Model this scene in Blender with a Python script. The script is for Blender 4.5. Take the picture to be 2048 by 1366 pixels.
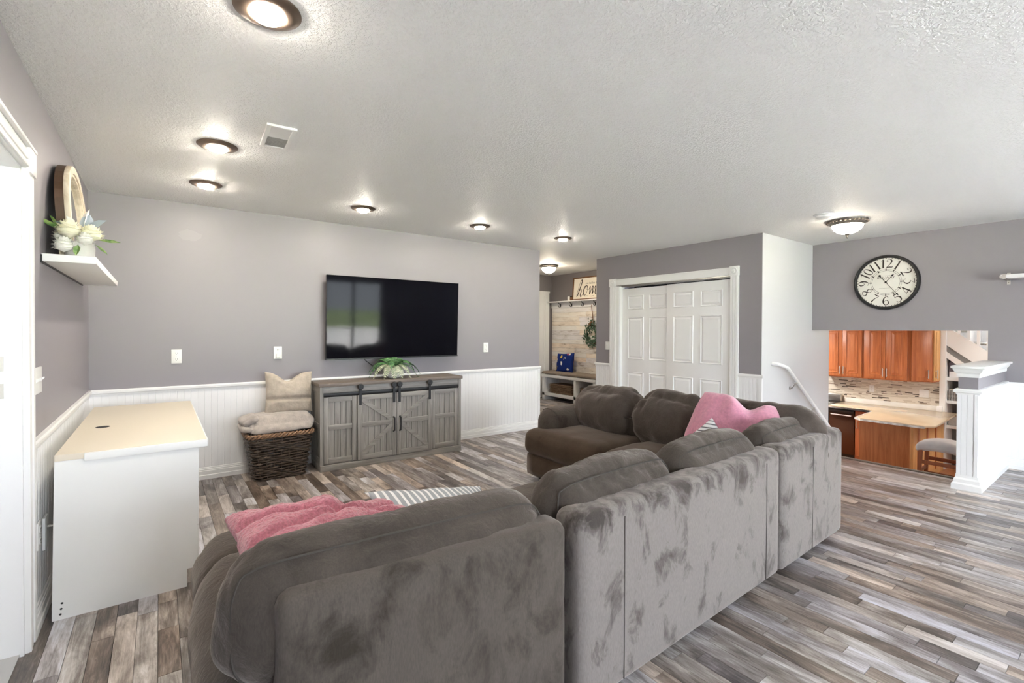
import bpy, bmesh, math, random
from mathutils import Vector, Matrix, noise
from math import sin, cos, pi, radians as R, sqrt, hypot
random.seed(7)
scn = bpy.context.scene
COL = scn.collection
for o in list(bpy.data.objects): bpy.data.objects.remove(o)

# ------------------------------------------------------------------ camera, world, exposure
F, YAW, CY, HC, PIT, ROL = 952.48, 0.63805, 670.2, 1.3418, -0.01037, 0.00349
cam = bpy.data.cameras.new('camera')
camo = bpy.data.objects.new('camera', cam); COL.objects.link(camo)
cam.sensor_width = 36.0; cam.sensor_fit = 'HORIZONTAL'
cam.lens = 36.0 * F / 2048.0
cam.shift_y = -(683.0 - CY) / 2048.0
cam.clip_start = 0.02; cam.clip_end = 200
fw = Vector((sin(YAW)*cos(PIT), cos(YAW)*cos(PIT), sin(PIT)))
rt = Vector((cos(YAW), -sin(YAW), 0)); up = rt.cross(fw)
rt2 = rt*cos(ROL) + up*sin(ROL); up2 = up*cos(ROL) - rt*sin(ROL)
M = Matrix((rt2, up2, -fw)).transposed().to_4x4(); M.translation = (0, 0, HC)
camo.matrix_world = M
scn.camera = camo
scn.view_settings.view_transform = 'Standard'
scn.view_settings.look = 'None'
scn.view_settings.gamma = 1.0
scn.view_settings.use_curve_mapping = False
scn.view_settings.exposure = 1.85
scn.cycles.use_denoising = True
scn.cycles.max_bounces = 10; scn.cycles.diffuse_bounces = 6
scn.cycles.sample_clamp_indirect = 8.0
SKY = 7.6
LAMP = 100.0
SUN = 180.0
_l = bpy.data.lights.new('sun', 'SUN'); _l.energy = SUN; _l.angle = R(1.0); _l.color = (1.0, .97, .94)
_o = bpy.data.objects.new('sun', _l); _o.rotation_euler = (R(-38), R(-12), 0); COL.objects.link(_o)
world = bpy.data.worlds.new('world'); scn.world = world; world.use_nodes = True
_bg = world.node_tree.nodes['Background']
_bg.inputs[0].default_value = (0.83, 0.91, 1.0, 1); _bg.inputs[1].default_value = SKY

def portal(loc, rot, sx, sy):
    l = bpy.data.lights.new('window_portal', 'AREA'); l.shape = 'RECTANGLE'; l.size = sx; l.size_y = sy
    l.cycles.is_portal = True
    o = bpy.data.objects.new('window_portal', l); o.location = loc; o.rotation_euler = rot; COL.objects.link(o)
# room planes (metres): camera stands at x=0, y=0
XL, YT, XC, XK, YS, HH = -0.45, 5.05, 5.423, 6.73, 2.615, 2.44
YR = -3.2; KF = -0.84; XW = 10.0; KC = 1.62
portal((4.1, YR-.03, 1.03), (R(90), 0, 0), 1.6, 2.0)
portal((1.2, YR-.03, 1.3), (R(90), 0, 0), 1.8, 1.5)
portal((XK+.05, -1.55, 1.47), (R(90), 0, R(90)), 1.0, 1.15)

# ------------------------------------------------------------------ node helpers
def new_mat(name):
    m = bpy.data.materials.new(name); m.use_nodes = True
    nt = m.node_tree; b = nt.nodes['Principled BSDF']
    return m, nt, b
def nd(nt, t, **kw):
    n = nt.nodes.new(t)
    for k, v in kw.items():
        if k in ('inp',):
            for i, val in v.items(): n.inputs[i].default_value = val
        else: setattr(n, k, v)
    return n
def lk(nt, a, ao, b, bi): nt.links.new(a.outputs[ao], b.inputs[bi])
def c4(c): return (c[0], c[1], c[2], 1)
def coords(nt, scale=(1, 1, 1), kind='Object'):
    t = nd(nt, 'ShaderNodeTexCoord'); mp = nd(nt, 'ShaderNodeMapping'); mp.inputs['Scale'].default_value = scale
    lk(nt, t, kind, mp, 0); return mp
def ramp(nt, stops):
    r = nd(nt, 'ShaderNodeValToRGB'); e = r.color_ramp.elements
    while len(e) < len(stops): e.new(0.5)
    for i, (p, c) in enumerate(stops):
        e[i].position = p; e[i].color = c4(c) if len(c) == 3 else c
    return r
def add_bump(nt, b, src, out, strength, dist):
    bp = nd(nt, 'ShaderNodeBump'); bp.inputs['Strength'].default_value = strength; bp.inputs['Distance'].default_value = dist
    lk(nt, src, out, bp, 'Height'); lk(nt, bp, 0, b, 'Normal'); return bp
def simple(name, col, rough=0.5, metal=0.0, spec=0.5, bump=None, var=0.0, vscale=5.0, sheen=0.0, emit=None):
    m, nt, b = new_mat(name)
    b.inputs['Base Color'].default_value = c4(col); b.inputs['Roughness'].default_value = rough
    b.inputs['Metallic'].default_value = metal; b.inputs['Specular IOR Level'].default_value = spec
    if sheen:
        b.inputs['Sheen Weight'].default_value = sheen; b.inputs['Sheen Roughness'].default_value = 0.5
    if var:
        mp = coords(nt); n = nd(nt, 'ShaderNodeTexNoise', inp={'Scale': vscale, 'Detail': 4.0}); lk(nt, mp, 0, n, 'Vector')
        r = ramp(nt, [(0.3, tuple(c*(1-var) for c in col)), (0.7, tuple(min(1, c*(1+var)) for c in col))])
        lk(nt, n, 'Fac', r, 0); lk(nt, r, 0, b, 'Base Color')
    if bump:
        sc, st, ds = bump
        mp2 = coords(nt); n2 = nd(nt, 'ShaderNodeTexNoise', inp={'Scale': sc, 'Detail': 3.0}); lk(nt, mp2, 0, n2, 'Vector')
        add_bump(nt, b, n2, 'Fac', st, ds)
    if emit:
        b.inputs['Emission Color'].default_value = c4(emit[0]); b.inputs['Emission Strength'].default_value = emit[1]
    return m
MT = {}
MT['paint'] = simple('lavender_grey_paint', (.278, .260, .277), .42, spec=.35, bump=(90, .08, .002))
MT['paint_lit'] = simple('lit_stair_paint', (.60, .60, .61), .45, spec=.35, bump=(90, .08, .002))  # lavender wall paint lightened to carry the window light on the stair wall
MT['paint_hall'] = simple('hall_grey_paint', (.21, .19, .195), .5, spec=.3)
MT['white'] = simple('white_trim_paint', (.84, .84, .83), .38, spec=.4)
MT['white2'] = simple('white_door_paint', (.83, .83, .83), .45, spec=.35)
MT['cream'] = simple('cream_laminate', (.74, .67, .55), .42, spec=.35)
MT['deskwhite'] = simple('desk_white_laminate', (.85, .85, .83), .45, spec=.3)
MT['plastic'] = simple('white_plastic', (.80, .80, .78), .3)
MT['plastic_dark'] = simple('dark_slot', (.02, .02, .02), .6)
MT['black'] = simple('black_iron', (.012, .012, .013), .45, bump=(200, .1, .001))
MT['bezel'] = simple('tv_bezel', (.01, .01, .011), .35)
MT['screen'] = simple('tv_screen', (.004, .004, .006), .06, spec=.06)
MT['bronze'] = simple('brushed_bronze', (.20, .15, .115), .38, metal=.8, bump=(150, .1, .001))
MT['pewter'] = simple('pewter_metal', (.16, .145, .13), .4, metal=.7)
MT['nickel'] = simple('brushed_nickel', (.62, .60, .57), .3, metal=1.0)
MT['dark'] = simple('dark_interior', (.02, .018, .017), .8)
MT['lens'] = simple('lit_lens', (.9, .85, .75), .3, emit=((1.0, .91, .78), LAMP))
MT['lens_big'] = simple('lit_big_lens', (.9, .85, .75), .3, emit=((1.0, .95, .88), 25.0))
def glassdome(name, st):
    m, nt, b = new_mat(name)
    b.inputs['Roughness'].default_value = .25
    mp = coords(nt); n = nd(nt, 'ShaderNodeTexNoise', inp={'Scale': 9.0, 'Detail': 3.0, 'Distortion': 1.5}); lk(nt, mp, 0, n, 'Vector')
    r = ramp(nt, [(.42, (.78, .66, .48)), (.58, (1, .91, .76))]); lk(nt, n, 'Fac', r, 0)
    lk(nt, r, 0, b, 'Base Color'); lk(nt, r, 0, b, 'Emission Color'); b.inputs['Emission Strength'].default_value = st
    return m
MT['dome'] = glassdome('alabaster_glass', 12.0)
MT['dome_hall'] = glassdome('hall_alabaster_glass', 36.0)
# ceiling: knock-down texture
def ceiling_mat():
    m, nt, b = new_mat('textured_ceiling')
    b.inputs['Base Color'].default_value = (.85, .85, .84, 1); b.inputs['Roughness'].default_value = .55; b.inputs['Specular IOR Level'].default_value = .3
    mp = coords(nt)
    n = nd(nt, 'ShaderNodeTexNoise', inp={'Scale': 70.0, 'Detail': 3.0, 'Roughness': .55, 'Distortion': .6}); lk(nt, mp, 0, n, 'Vector')
    r = ramp(nt, [(.44, (0, 0, 0)), (.60, (1, 1, 1))]); lk(nt, n, 'Fac', r, 0)
    add_bump(nt, b, r, 0, .75, .005)
    return m
MT['ceiling'] = ceiling_mat()
def suede_mat(name, dark, light, lo=.42, hi=.62, seed=0., tex=True, sheen=.5, sc=5.0, band=None):
    m, nt, b = new_mat(name)
    b.inputs['Roughness'].default_value = .95; b.inputs['Specular IOR Level'].default_value = .1
    b.inputs['Sheen Weight'].default_value = sheen; b.inputs['Sheen Roughness'].default_value = .45
    b.inputs['Sheen Tint'].default_value = (.95, .85, .78, 1)
    mp = coords(nt, (1, 1, .62)); mp.inputs['Location'].default_value = (seed, seed*.7, 0)
    n = nd(nt, 'ShaderNodeTexNoise', inp={'Scale': sc, 'Detail': 6.0, 'Roughness': .66, 'Distortion': .5}); lk(nt, mp, 0, n, 'Vector')
    r = ramp(nt, [(lo-.10, dark), (lo, tuple(d*.45+l*.55 for d, l in zip(dark, light))), (hi, light)])
    src = n
    if band:   # nap brushed the other way along the top edge
        tc = nd(nt, 'ShaderNodeTexCoord'); sx = nd(nt, 'ShaderNodeSeparateXYZ'); lk(nt, tc, 'Object', sx, 0)
        mr = nd(nt, 'ShaderNodeMapRange'); mr.inputs[1].default_value = band[0]; mr.inputs[2].default_value = band[1]; mr.inputs[3].default_value = 0; mr.inputs[4].default_value = -.11
        lk(nt, sx, 2, mr, 0); ad = nd(nt, 'ShaderNodeMath', operation='ADD'); lk(nt, n, 'Fac', ad, 0); lk(nt, mr, 0, ad, 1)
        lk(nt, ad, 0, r, 0)
    else: lk(nt, n, 'Fac', r, 0)
    mp2 = coords(nt, (1, 1, .25)); f = nd(nt, 'ShaderNodeTexNoise', inp={'Scale': 260.0, 'Detail': 2.0}); lk(nt, mp2, 0, f, 'Vector')
    mx = nd(nt, 'ShaderNodeMix', data_type='RGBA', blend_type='MULTIPLY'); mx.inputs[0].default_value = .35
    lk(nt, r, 0, mx, 6); r2 = ramp(nt, [(.3, (.6, .6, .6)), (.7, (1.2, 1.2, 1.2))]); lk(nt, f, 'Fac', r2, 0); lk(nt, r2, 0, mx, 7)
    lk(nt, mx, 2, b, 'Base Color')
    mp3 = coords(nt); w = nd(nt, 'ShaderNodeTexNoise', inp={'Scale': 22.0, 'Detail': 5.0, 'Roughness': .6, 'Distortion': 1.6}); lk(nt, mp3, 0, w, 'Vector')
    add_bump(nt, b, w, 'Fac', .42 if tex else .12, .010)
    return m
MT['suede'] = suede_mat('suede_cushion', (0.0363, 0.0290, 0.0238), (0.0693, 0.0574, 0.0482), .40, .58, sheen=.35)
MT['suede_back_lit'] = suede_mat('suede_back_panel_lit', (.055, .046, .041), (.190, .170, .156), .40, .46, 3.1, False, .35, 9.0, (.58, .68))  # same suede, window light on the sofa back put into a lighter colour
MT['suede_left_shaded'] = suede_mat('suede_chaise_panel_shaded', (.034, .027, .021), (.084, .071, .060), .42, .52, 8.3, False, .3, 7.0)  # same suede, darkened where less light reaches the chaise
MT['suede_front_shaded'] = suede_mat('suede_front_shaded', (0.0429, 0.0284, 0.0185), (0.0693, 0.0475, 0.0330), .38, .62, 1.7, False, .25)  # same suede, darkened for the fronts turned away from the windows
MT['suede_mid'] = suede_mat('suede_brown_cushion', (0.0462, 0.0356, 0.0290), (0.0792, 0.0640, 0.0541), .42, .62, 5.2, True, .35)
MT['seam'] = simple('dark_seam_thread', (.05, .042, .036), .9)
MT['seam_pale'] = simple('pale_seam_thread', (.11, .095, .085), .9)
def wood_mat(name, dark, light, axis='Z', scale=30.0, stretch=.06, rough=.5, dist=1.2, spec=.4, bump=.08, contrast=(.3, .7)):
    m, nt, b = new_mat(name)
    s = {'X': (stretch, 1, 1), 'Y': (1, stretch, 1), 'Z': (1, 1, stretch)}[axis]
    mp = coords(nt, s); n = nd(nt, 'ShaderNodeTexNoise', inp={'Scale': scale, 'Detail': 6.0, 'Roughness': .65, 'Distortion': dist}); lk(nt, mp, 0, n, 'Vector')
    r = ramp(nt, [(contrast[0], dark), (contrast[1], light)]); lk(nt, n, 'Fac', r, 0); lk(nt, r, 0, b, 'Base Color')
    b.inputs['Roughness'].default_value = rough; b.inputs['Specular IOR Level'].default_value = spec
    add_bump(nt, b, n, 'Fac', bump, .003)
    return m
MT['greywood'] = wood_mat('grey_washed_wood', (.205, .195, .178), (.41, .39, .36), 'Z', 26)
MT['greywood_h'] = wood_mat('grey_washed_wood_rail', (.205, .195, .178), (.41, .39, .36), 'X', 26)
MT['greytop'] = wood_mat('taupe_wood_top', (.14, .115, .095), (.23, .19, .16), 'X', 30)
MT['oak'] = wood_mat('orange_oak', (.30, .085, .028), (.53, .185, .065), 'Z', 14, .07, .35, 1.6, .45, .04)
MT['oak_side'] = wood_mat('oak_side_panel', (.27, .095, .035), (.44, .18, .07), 'Z', 14, .07, .4, 1.6, .4, .04)
MT['oak_light'] = wood_mat('light_oak', (.50, .27, .10), (.72, .42, .18), 'Z', 14, .07, .4, 1.6, .4, .04)
MT['stoolwood'] = wood_mat('red_brown_wood', (.16, .045, .018), (.27, .085, .035), 'Z', 20)
MT['mirrorframe'] = wood_mat('pale_washed_wood', (.50, .40, .28), (.74, .66, .54), 'Z', 20)
MT['mirrorback'] = simple('dark_brown_wood_edge', (.055, .025, .010), .6)
MT['signframe'] = wood_mat('walnut_frame', (.12, .055, .025), (.22, .11, .05), 'Z', 20)
MT['signface'] = simple('cream_sign_face', (.80, .74, .64), .7)
MT['ink'] = simple('dark_brown_ink', (.035, .025, .02), .7)
MT['ink2'] = simple('grey_ink', (.12, .10, .09), .7)
MT['clockface'] = simple('aged_clock_face', (.74, .72, .66), .35, spec=.5, var=.05, vscale=4)
def plank_mat(name, cols, rough=.33, patches=True):
    m, nt, b = new_mat(name)
    b.inputs['Roughness'].default_value = rough; b.inputs['Specular IOR Level'].default_value = .6
    at = nd(nt, 'ShaderNodeAttribute', attribute_name='tone'); asd = nd(nt, 'ShaderNodeAttribute', attribute_name='seed')
    t = nd(nt, 'ShaderNodeTexCoord'); cx = nd(nt, 'ShaderNodeCombineXYZ')
    sc = nd(nt, 'ShaderNodeMath', operation='MULTIPLY'); sc.inputs[1].default_value = 37.0
    lk(nt, asd, 'Fac', sc, 0)
    lk(nt, sc, 0, cx, 2); lk(nt, sc, 0, cx, 1)
    ad = nd(nt, 'ShaderNodeVectorMath', operation='ADD'); lk(nt, t, 'Object', ad, 0); lk(nt, cx, 0, ad, 1)
    mp = nd(nt, 'ShaderNodeMapping'); mp.inputs['Scale'].default_value = (1, .07, 1); lk(nt, ad, 0, mp, 0)
    n = nd(nt, 'ShaderNodeTexNoise', inp={'Scale': 48.0, 'Detail': 8.0, 'Roughness': .72, 'Distortion': 2.2}); lk(nt, mp, 0, n, 'Vector')
    mp2 = nd(nt, 'ShaderNodeMapping'); mp2.inputs['Scale'].default_value = (1, .22, 1); lk(nt, ad, 0, mp2, 0)
    n2 = nd(nt, 'ShaderNodeTexNoise', inp={'Scale': 13.0, 'Detail': 5.0, 'Roughness': .65, 'Distortion': .6}); lk(nt, mp2, 0, n2, 'Vector')
    a1 = nd(nt, 'ShaderNodeMath', operation='MULTIPLY_ADD'); a1.inputs[1].default_value = 1.0; a1.inputs[2].default_value = -.5; lk(nt, n, 'Fac', a1, 0)
    a2 = nd(nt, 'ShaderNodeMath', operation='MULTIPLY_ADD'); a2.inputs[1].default_value = 1.7; a2.inputs[2].default_value = -.87; lk(nt, n2, 'Fac', a2, 0)
    s1 = nd(nt, 'ShaderNodeMath', operation='ADD'); lk(nt, at, 'Fac', s1, 0); lk(nt, a1, 0, s1, 1)
    s2 = nd(nt, 'ShaderNodeMath', operation='ADD'); lk(nt, s1, 0, s2, 0); lk(nt, a2, 0, s2, 1)
    r = ramp(nt, cols); lk(nt, s2, 0, r, 0)
    # slight hue drift: cool violet-grey to warm brown from plank to plank
    hr = ramp(nt, [(0, (1.10, .95, .82)), (.5, (1, 1, 1)), (1, (.95, .96, 1.06))]); lk(nt, asd, 'Fac', hr, 0)
    mx = nd(nt, 'ShaderNodeMix', data_type='RGBA', blend_type='MULTIPLY'); mx.inputs[0].default_value = 1.0
    lk(nt, r, 0, mx, 6); lk(nt, hr, 0, mx, 7); lk(nt, mx, 2, b, 'Base Color')
    add_bump(nt, b, n, 'Fac', .12, .002)
    return m
MT['plank'] = plank_mat('weathered_vinyl_plank', [(.0, (.045, .037, .033)), (.25, (.125, .103, .090)), (.5, (.275, .245, .224)), (.75, (.50, .47, .45)), (1, (.72, .71, .71))])
MT['underlay'] = simple('dark_underlay', (.03, .026, .023), .8)
MT['shiplap'] = plank_mat('distressed_white_shiplap', [(.0, (.13, .085, .06)), (.14, (.33, .25, .19)), (.24, (.68, .62, .55)), (.6, (.86, .82, .76)), (1, (.90, .88, .84))], .6)
MT['sherpa'] = simple('pink_sherpa', (.50, .19, .235), .95, spec=.1, var=.22, vscale=120, bump=(170, .8, .006), sheen=.5)
MT['sherpa2'] = simple('pink_plush', (.60, .26, .35), .95, spec=.1, var=.12, vscale=60, bump=(200, .6, .004), sheen=.6)
MT['linen'] = simple('beige_linen', (.47, .41, .335), .95, spec=.1, var=.10, vscale=30, bump=(60, .5, .006), sheen=.2)
MT['blanket'] = simple('beige_fleece', (.46, .41, .365), .95, spec=.1, var=.12, vscale=24, bump=(90, .6, .006), sheen=.4)
MT['benchpad'] = simple('taupe_bench_pad', (.27, .22, .18), .9, spec=.1, var=.12, vscale=20, bump=(80, .3, .003))
def stripe_mat(name, a, c, scale, axis='X', duty=.5, wob=0.):
    m, nt, b = new_mat(name); b.inputs['Roughness'].default_value = .9; b.inputs['Specular IOR Level'].default_value = .1
    mp = coords(nt); w = nd(nt, 'ShaderNodeTexWave', wave_type='BANDS', bands_direction=axis, inp={'Scale': scale, 'Distortion': wob, 'Detail': 2.0})
    lk(nt, mp, 0, w, 'Vector'); r = ramp(nt, [(duty-.04, a), (duty+.04, c)]); lk(nt, w, 'Fac', r, 0); lk(nt, r, 0, b, 'Base Color')
    n = nd(nt, 'ShaderNodeTexNoise', inp={'Scale': 220.0}); mp2 = coords(nt); lk(nt, mp2, 0, n, 'Vector'); add_bump(nt, b, n, 'Fac', .3, .002)
    return m
MT['stripe'] = stripe_mat('grey_white_stripe', (.36, .38, .41), (.80, .80, .80), 10.0, 'X', .70)
MT['stripe2'] = stripe_mat('white_black_stripe', (.16, .16, .17), (.80, .80, .80), 14.0, 'Z', .22, 1.5)
def blue_floral():
    m, nt, b = new_mat('blue_floral_print'); b.inputs['Roughness'].default_value = .85; b.inputs['Specular IOR Level'].default_value = .15
    mp = coords(nt); v = nd(nt, 'ShaderNodeTexVoronoi', inp={'Scale': 9.0}); lk(nt, mp, 0, v, 'Vector')
    n = nd(nt, 'ShaderNodeTexNoise', inp={'Scale': 22.0, 'Detail': 2.0}); lk(nt, mp, 0, n, 'Vector')
    s = nd(nt, 'ShaderNodeMath', operation='MULTIPLY_ADD'); s.inputs[1].default_value = .9; lk(nt, n, 'Fac', s, 0); lk(nt, v, 'Distance', s, 2)
    cr = ramp(nt, [(0, (.85, .80, .70)), (.35, (.80, .55, .06)), (.55, (.8, .8, .75)), (.72, (.45, .05, .08)), (.9, (.30, .50, .75))]); cr.color_ramp.interpolation = 'CONSTANT'
    sp = nd(nt, 'ShaderNodeSeparateColor'); lk(nt, v, 'Color', sp, 0); lk(nt, sp, 0, cr, 0)
    k = ramp(nt, [(.66, (1, 1, 1)), (.70, (0, 0, 0))]); lk(nt, s, 0, k, 0)
    mx = nd(nt, 'ShaderNodeMix', data_type='RGBA'); mx.inputs[6].default_value = (.010, .028, .17, 1)
    lk(nt, k, 0, mx, 0); lk(nt, cr, 0, mx, 7); lk(nt, mx, 2, b, 'Base Color')
    return m
MT['bluefloral'] = blue_floral()
MT['wicker'] = simple('dark_wicker', (.085, .060, .043), .38, spec=.7, var=.6, vscale=26)
MT['wicker_rim'] = simple('wicker_rim', (.26, .15, .085), .45, spec=.5, var=.45, vscale=40)
def fern_mat(name, a, c):
    m, nt, b = new_mat(name); b.inputs['Roughness'].default_value = .55
    mp = coords(nt); n = nd(nt, 'ShaderNodeTexNoise', inp={'Scale': 45.0, 'Detail': 2.0}); lk(nt, mp, 0, n, 'Vector')
    r = ramp(nt, [(.4, a), (.62, c)]); lk(nt, n, 'Fac', r, 0); lk(nt, r, 0, b, 'Base Color'); return m
MT['fern'] = fern_mat('fern_green', (.03, .11, .035), (.12, .26, .09))
MT['fern_pale'] = fern_mat('fern_pale', (.28, .36, .20), (.62, .62, .48))
MT['leaf'] = fern_mat('leaf_green', (.10, .22, .05), (.30, .42, .14))
MT['leaf_dark'] = fern_mat('eucalyptus_green', (.02, .055, .03), (.10, .17, .10))
MT['lambsear'] = simple('grey_blue_leaf', (.36, .41, .46), .8)
MT['petal'] = simple('cream_petal', (.84, .82, .66), .8, spec=.2)
MT['petal2'] = simple('white_petal', (.82, .81, .76), .8, spec=.2)
MT['ceramic'] = simple('white_ceramic', (.78, .78, .75), .3, var=.05)
MT['rope'] = simple('brown_cord', (.20, .10, .05), .8)
MT['counter'] = simple('cream_marble_top', (.66, .53, .37), .12, spec=.6, var=.05, vscale=3)
MT['counter_edge'] = simple('grey_marble_edge', (.62, .62, .60), .25, var=.35, vscale=14)
MT['marble'] = simple('white_marble_ledge', (.78, .77, .74), .25, var=.08, vscale=5)
MT['steel_dark'] = simple('dark_bronze_appliance', (.085, .035, .018), .22, metal=.55)
MT['steel_black'] = simple('black_appliance', (.012, .012, .013), .25)
MT['stoolseat'] = simple('grey_velvet_seat', (.35, .33, .325), .85, spec=.1, sheen=.3, var=.06, vscale=12)
MT['greyplank'] = simple('grey_band_paint', (.22, .22, .215), .6)
MT['carpet'] = simple('grey_carpet', (.42, .41, .38), .95, bump=(150, .5, .004), var=.1, vscale=80)
MT['tile_grout'] = simple('tile_grout', (.66, .62, .55), .7)
def tile_mat():
    m, nt, b = new_mat('mosaic_tile'); b.inputs['Roughness'].default_value = .25
    at = nd(nt, 'ShaderNodeAttribute', attribute_name='tone')
    r = ramp(nt, [(0, (.12, .10, .08)), (.05, (.30, .24, .19)), (.11, (.60, .54, .45)), (.5, (.74, .69, .60)), (1, (.80, .77, .70))]); r.color_ramp.interpolation = 'CONSTANT'
    lk(nt, at, 'Fac', r, 0); lk(nt, r, 0, b, 'Base Color'); return m
MT['tile'] = tile_mat()
MT['books'] = simple('grey_books', (.30, .29, .28), .7, var=.3, vscale=40)
MT['basketbrown'] = simple('woven_brown', (.16, .10, .06), .8, var=.4, vscale=60)
MT['binpurple'] = simple('purple_grey_bin', (.14, .12, .14), .7)
MT['lawn'] = simple('lawn', (.10, .14, .05), .9, var=.3, vscale=3)
MT['paving'] = simple('pale_concrete', (.54, .54, .54), .8, var=.1, vscale=2)
def pane_mat():
    m = bpy.data.materials.new('window_glass'); m.use_nodes = True; nt = m.node_tree; nt.nodes.clear()
    o = nd(nt, 'ShaderNodeOutputMaterial'); t = nd(nt, 'ShaderNodeBsdfTransparent'); g = nd(nt, 'ShaderNodeBsdfGlossy', inp={'Roughness': .02})
    mx = nd(nt, 'ShaderNodeMixShader'); mx.inputs[0].default_value = .06
    lk(nt, t, 0, mx, 1); lk(nt, g, 0, mx, 2); lk(nt, mx, 0, o, 0); return m
MT['glass'] = pane_mat()
def jar_mat():
    m = bpy.data.materials.new('clear_jar_glass'); m.use_nodes = True; nt = m.node_tree; nt.nodes.clear()
    o = nd(nt, 'ShaderNodeOutputMaterial'); t = nd(nt, 'ShaderNodeBsdfTransparent'); g = nd(nt, 'ShaderNodeBsdfPrincipled')
    g.inputs['Base Color'].default_value = (.8, .8, .78, 1); g.inputs['Roughness'].default_value = .1
    mx = nd(nt, 'ShaderNodeMixShader'); mx.inputs[0].default_value = .45
    lk(nt, t, 0, mx, 1); lk(nt, g, 0, mx, 2); lk(nt, mx, 0, o, 0); return m
MT['jar'] = jar_mat()
MT['mirror'] = simple('mirror_glass', (.62, .62, .58), .04, metal=1.0)

# ------------------------------------------------------------------ mesh helpers
class MB:
    def __init__(s): s.v = []; s.f = []; s.sm = []
    def add(s, vs, fs, smooth=False):
        b = len(s.v); s.v += [tuple(v) for v in vs]
        for f in fs: s.f.append(tuple(i+b for i in f)); s.sm.append(smooth)
        return s
    def box(s, x0, x1, y0, y1, z0, z1):
        if x1 < x0: x0, x1 = x1, x0
        if y1 < y0: y0, y1 = y1, y0
        if z1 < z0: z0, z1 = z1, z0
        return s.add([(x0,y0,z0),(x1,y0,z0),(x1,y1,z0),(x0,y1,z0),(x0,y0,z1),(x1,y0,z1),(x1,y1,z1),(x0,y1,z1)],
              [(0,3,2,1),(4,5,6,7),(0,1,5,4),(1,2,6,5),(2,3,7,6),(3,0,4,7)])
    def prism(s, poly, axis, a0, a1):
        """extrude 2-D polygon along axis ('x','y','z')"""
        def P(u, v, w): return {'x': (w, u, v), 'y': (u, w, v), 'z': (u, v, w)}[axis]
        n = len(poly); vs = [P(u, v, a0) for u, v in poly] + [P(u, v, a1) for u, v in poly]
        fs = [(i, (i+1) % n, n+(i+1) % n, n+i) for i in range(n)] + [tuple(range(n-1, -1, -1)), tuple(range(n, 2*n))]
        return s.add(vs, fs)
    def tube(s, pts, r, n=8, closed=False, cap=True, flat=None):
        pts = [Vector(p) for p in pts]; m = len(pts); rr = r if isinstance(r, (list, tuple)) else [r]*m
        vs = []; up0 = None
        for i, p in enumerate(pts):
            if closed: t = pts[(i+1) % m] - pts[i-1]
            else: t = pts[min(i+1, m-1)] - pts[max(i-1, 0)]
            t = t.normalized() if t.length > 1e-9 else Vector((0, 0, 1))
            if up0 is None: up0 = Vector((0, 0, 1)) if abs(t.z) < .9 else Vector((1, 0, 0))
            a = (up0 - t*up0.dot(t)); a = a.normalized() if a.length > 1e-6 else t.orthogonal().normalized()
            up0 = a; b = t.cross(a)
            for k in range(n):
                an = 2*pi*k/n; vs.append(p + (a*cos(an)*(flat or 1) + b*sin(an))*rr[i])
        fs = []
        for i in range(m if closed else m-1):
            j = (i+1) % m
            for k in range(n): fs.append((i*n+k, i*n+(k+1) % n, j*n+(k+1) % n, j*n+k))
        if cap and not closed: fs += [tuple(range(n-1, -1, -1)), tuple((m-1)*n+k for k in range(n))]
        return s.add(vs, fs, True)
    def lathe(s, prof, c=(0, 0, 0), n=28, axis='z', cap=True):
        vs = []; m = len(prof); cap = cap and m > 2
        for r, h in prof:
            for k in range(n):
                a = 2*pi*k/n; u, v = r*cos(a), r*sin(a)
                vs.append({'z': (c[0]+u, c[1]+v, c[2]+h), 'x': (c[0]+h, c[1]+u, c[2]+v), 'y': (c[0]+u, c[1]+h, c[2]+v)}[axis])
        fs = [(i*n+k, i*n+(k+1) % n, (i+1)*n+(k+1) % n, (i+1)*n+k) for i in range(m-1) for k in range(n)]
        if cap and prof[0][0] > 1e-6: fs.append(tuple(range(n-1, -1, -1)))
        if cap and prof[-1][0] > 1e-6: fs.append(tuple((m-1)*n+k for k in range(n)))
        return s.add(vs, fs, True)
    def xf(s, M):
        s.v = [tuple(M @ Vector(v)) for v in s.v]; return s
    def mesh(s, name, bevel=0, seg=2, attrs=None, merge=False, angle=40):
        me = bpy.data.meshes.new(name); me.from_pydata(s.v, [], s.f)
        for p, q in zip(me.polygons, s.sm): p.use_smooth = q
        bm = bmesh.new(); bm.from_mesh(me)
        if merge: bmesh.ops.remove_doubles(bm, verts=bm.verts, dist=1e-5)
        bmesh.ops.recalc_face_normals(bm, faces=bm.faces)
        if bevel:
            es = [e for e in bm.edges if len(e.link_faces) == 2 and e.calc_face_angle(0) > R(30)]
            bmesh.ops.bevel(bm, geom=es, offset=bevel, segments=seg, profile=.5, affect='EDGES', clamp_overlap=True)
            for f in bm.faces: f.smooth = True
        bm.to_mesh(me); bm.free()
        if bevel or any(s.sm): me.set_sharp_from_angle(angle=R(angle))
        return me
def place(o, parent=None):
    COL.objects.link(o)
    if parent is not None: o.parent = parent
    return o
def obj(name, mb, mat, parent=None, bevel=0, seg=2, merge=False, angle=40, label=None):
    me = mb if isinstance(mb, bpy.types.Mesh) else mb.mesh(name, bevel, seg, merge=merge, angle=angle)
    me.materials.clear(); me.materials.append(MT[mat] if isinstance(mat, str) else mat)
    o = bpy.data.objects.new(name, me)
    if label: o['label'] = label
    return place(o, parent)
def tag(o, label, cat, group=None):
    o['label'] = label; o['category'] = cat
    if group: o['group'] = group
    return o
def thing(name, label, cat, loc=(0, 0, 0), rz=0., group=None, rot=None):
    o = bpy.data.objects.new(name, None); o.empty_display_size = .1
    o.location = loc; o.rotation_euler = rot or (0, 0, rz); place(o)
    return tag(o, label, cat, group)
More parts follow.
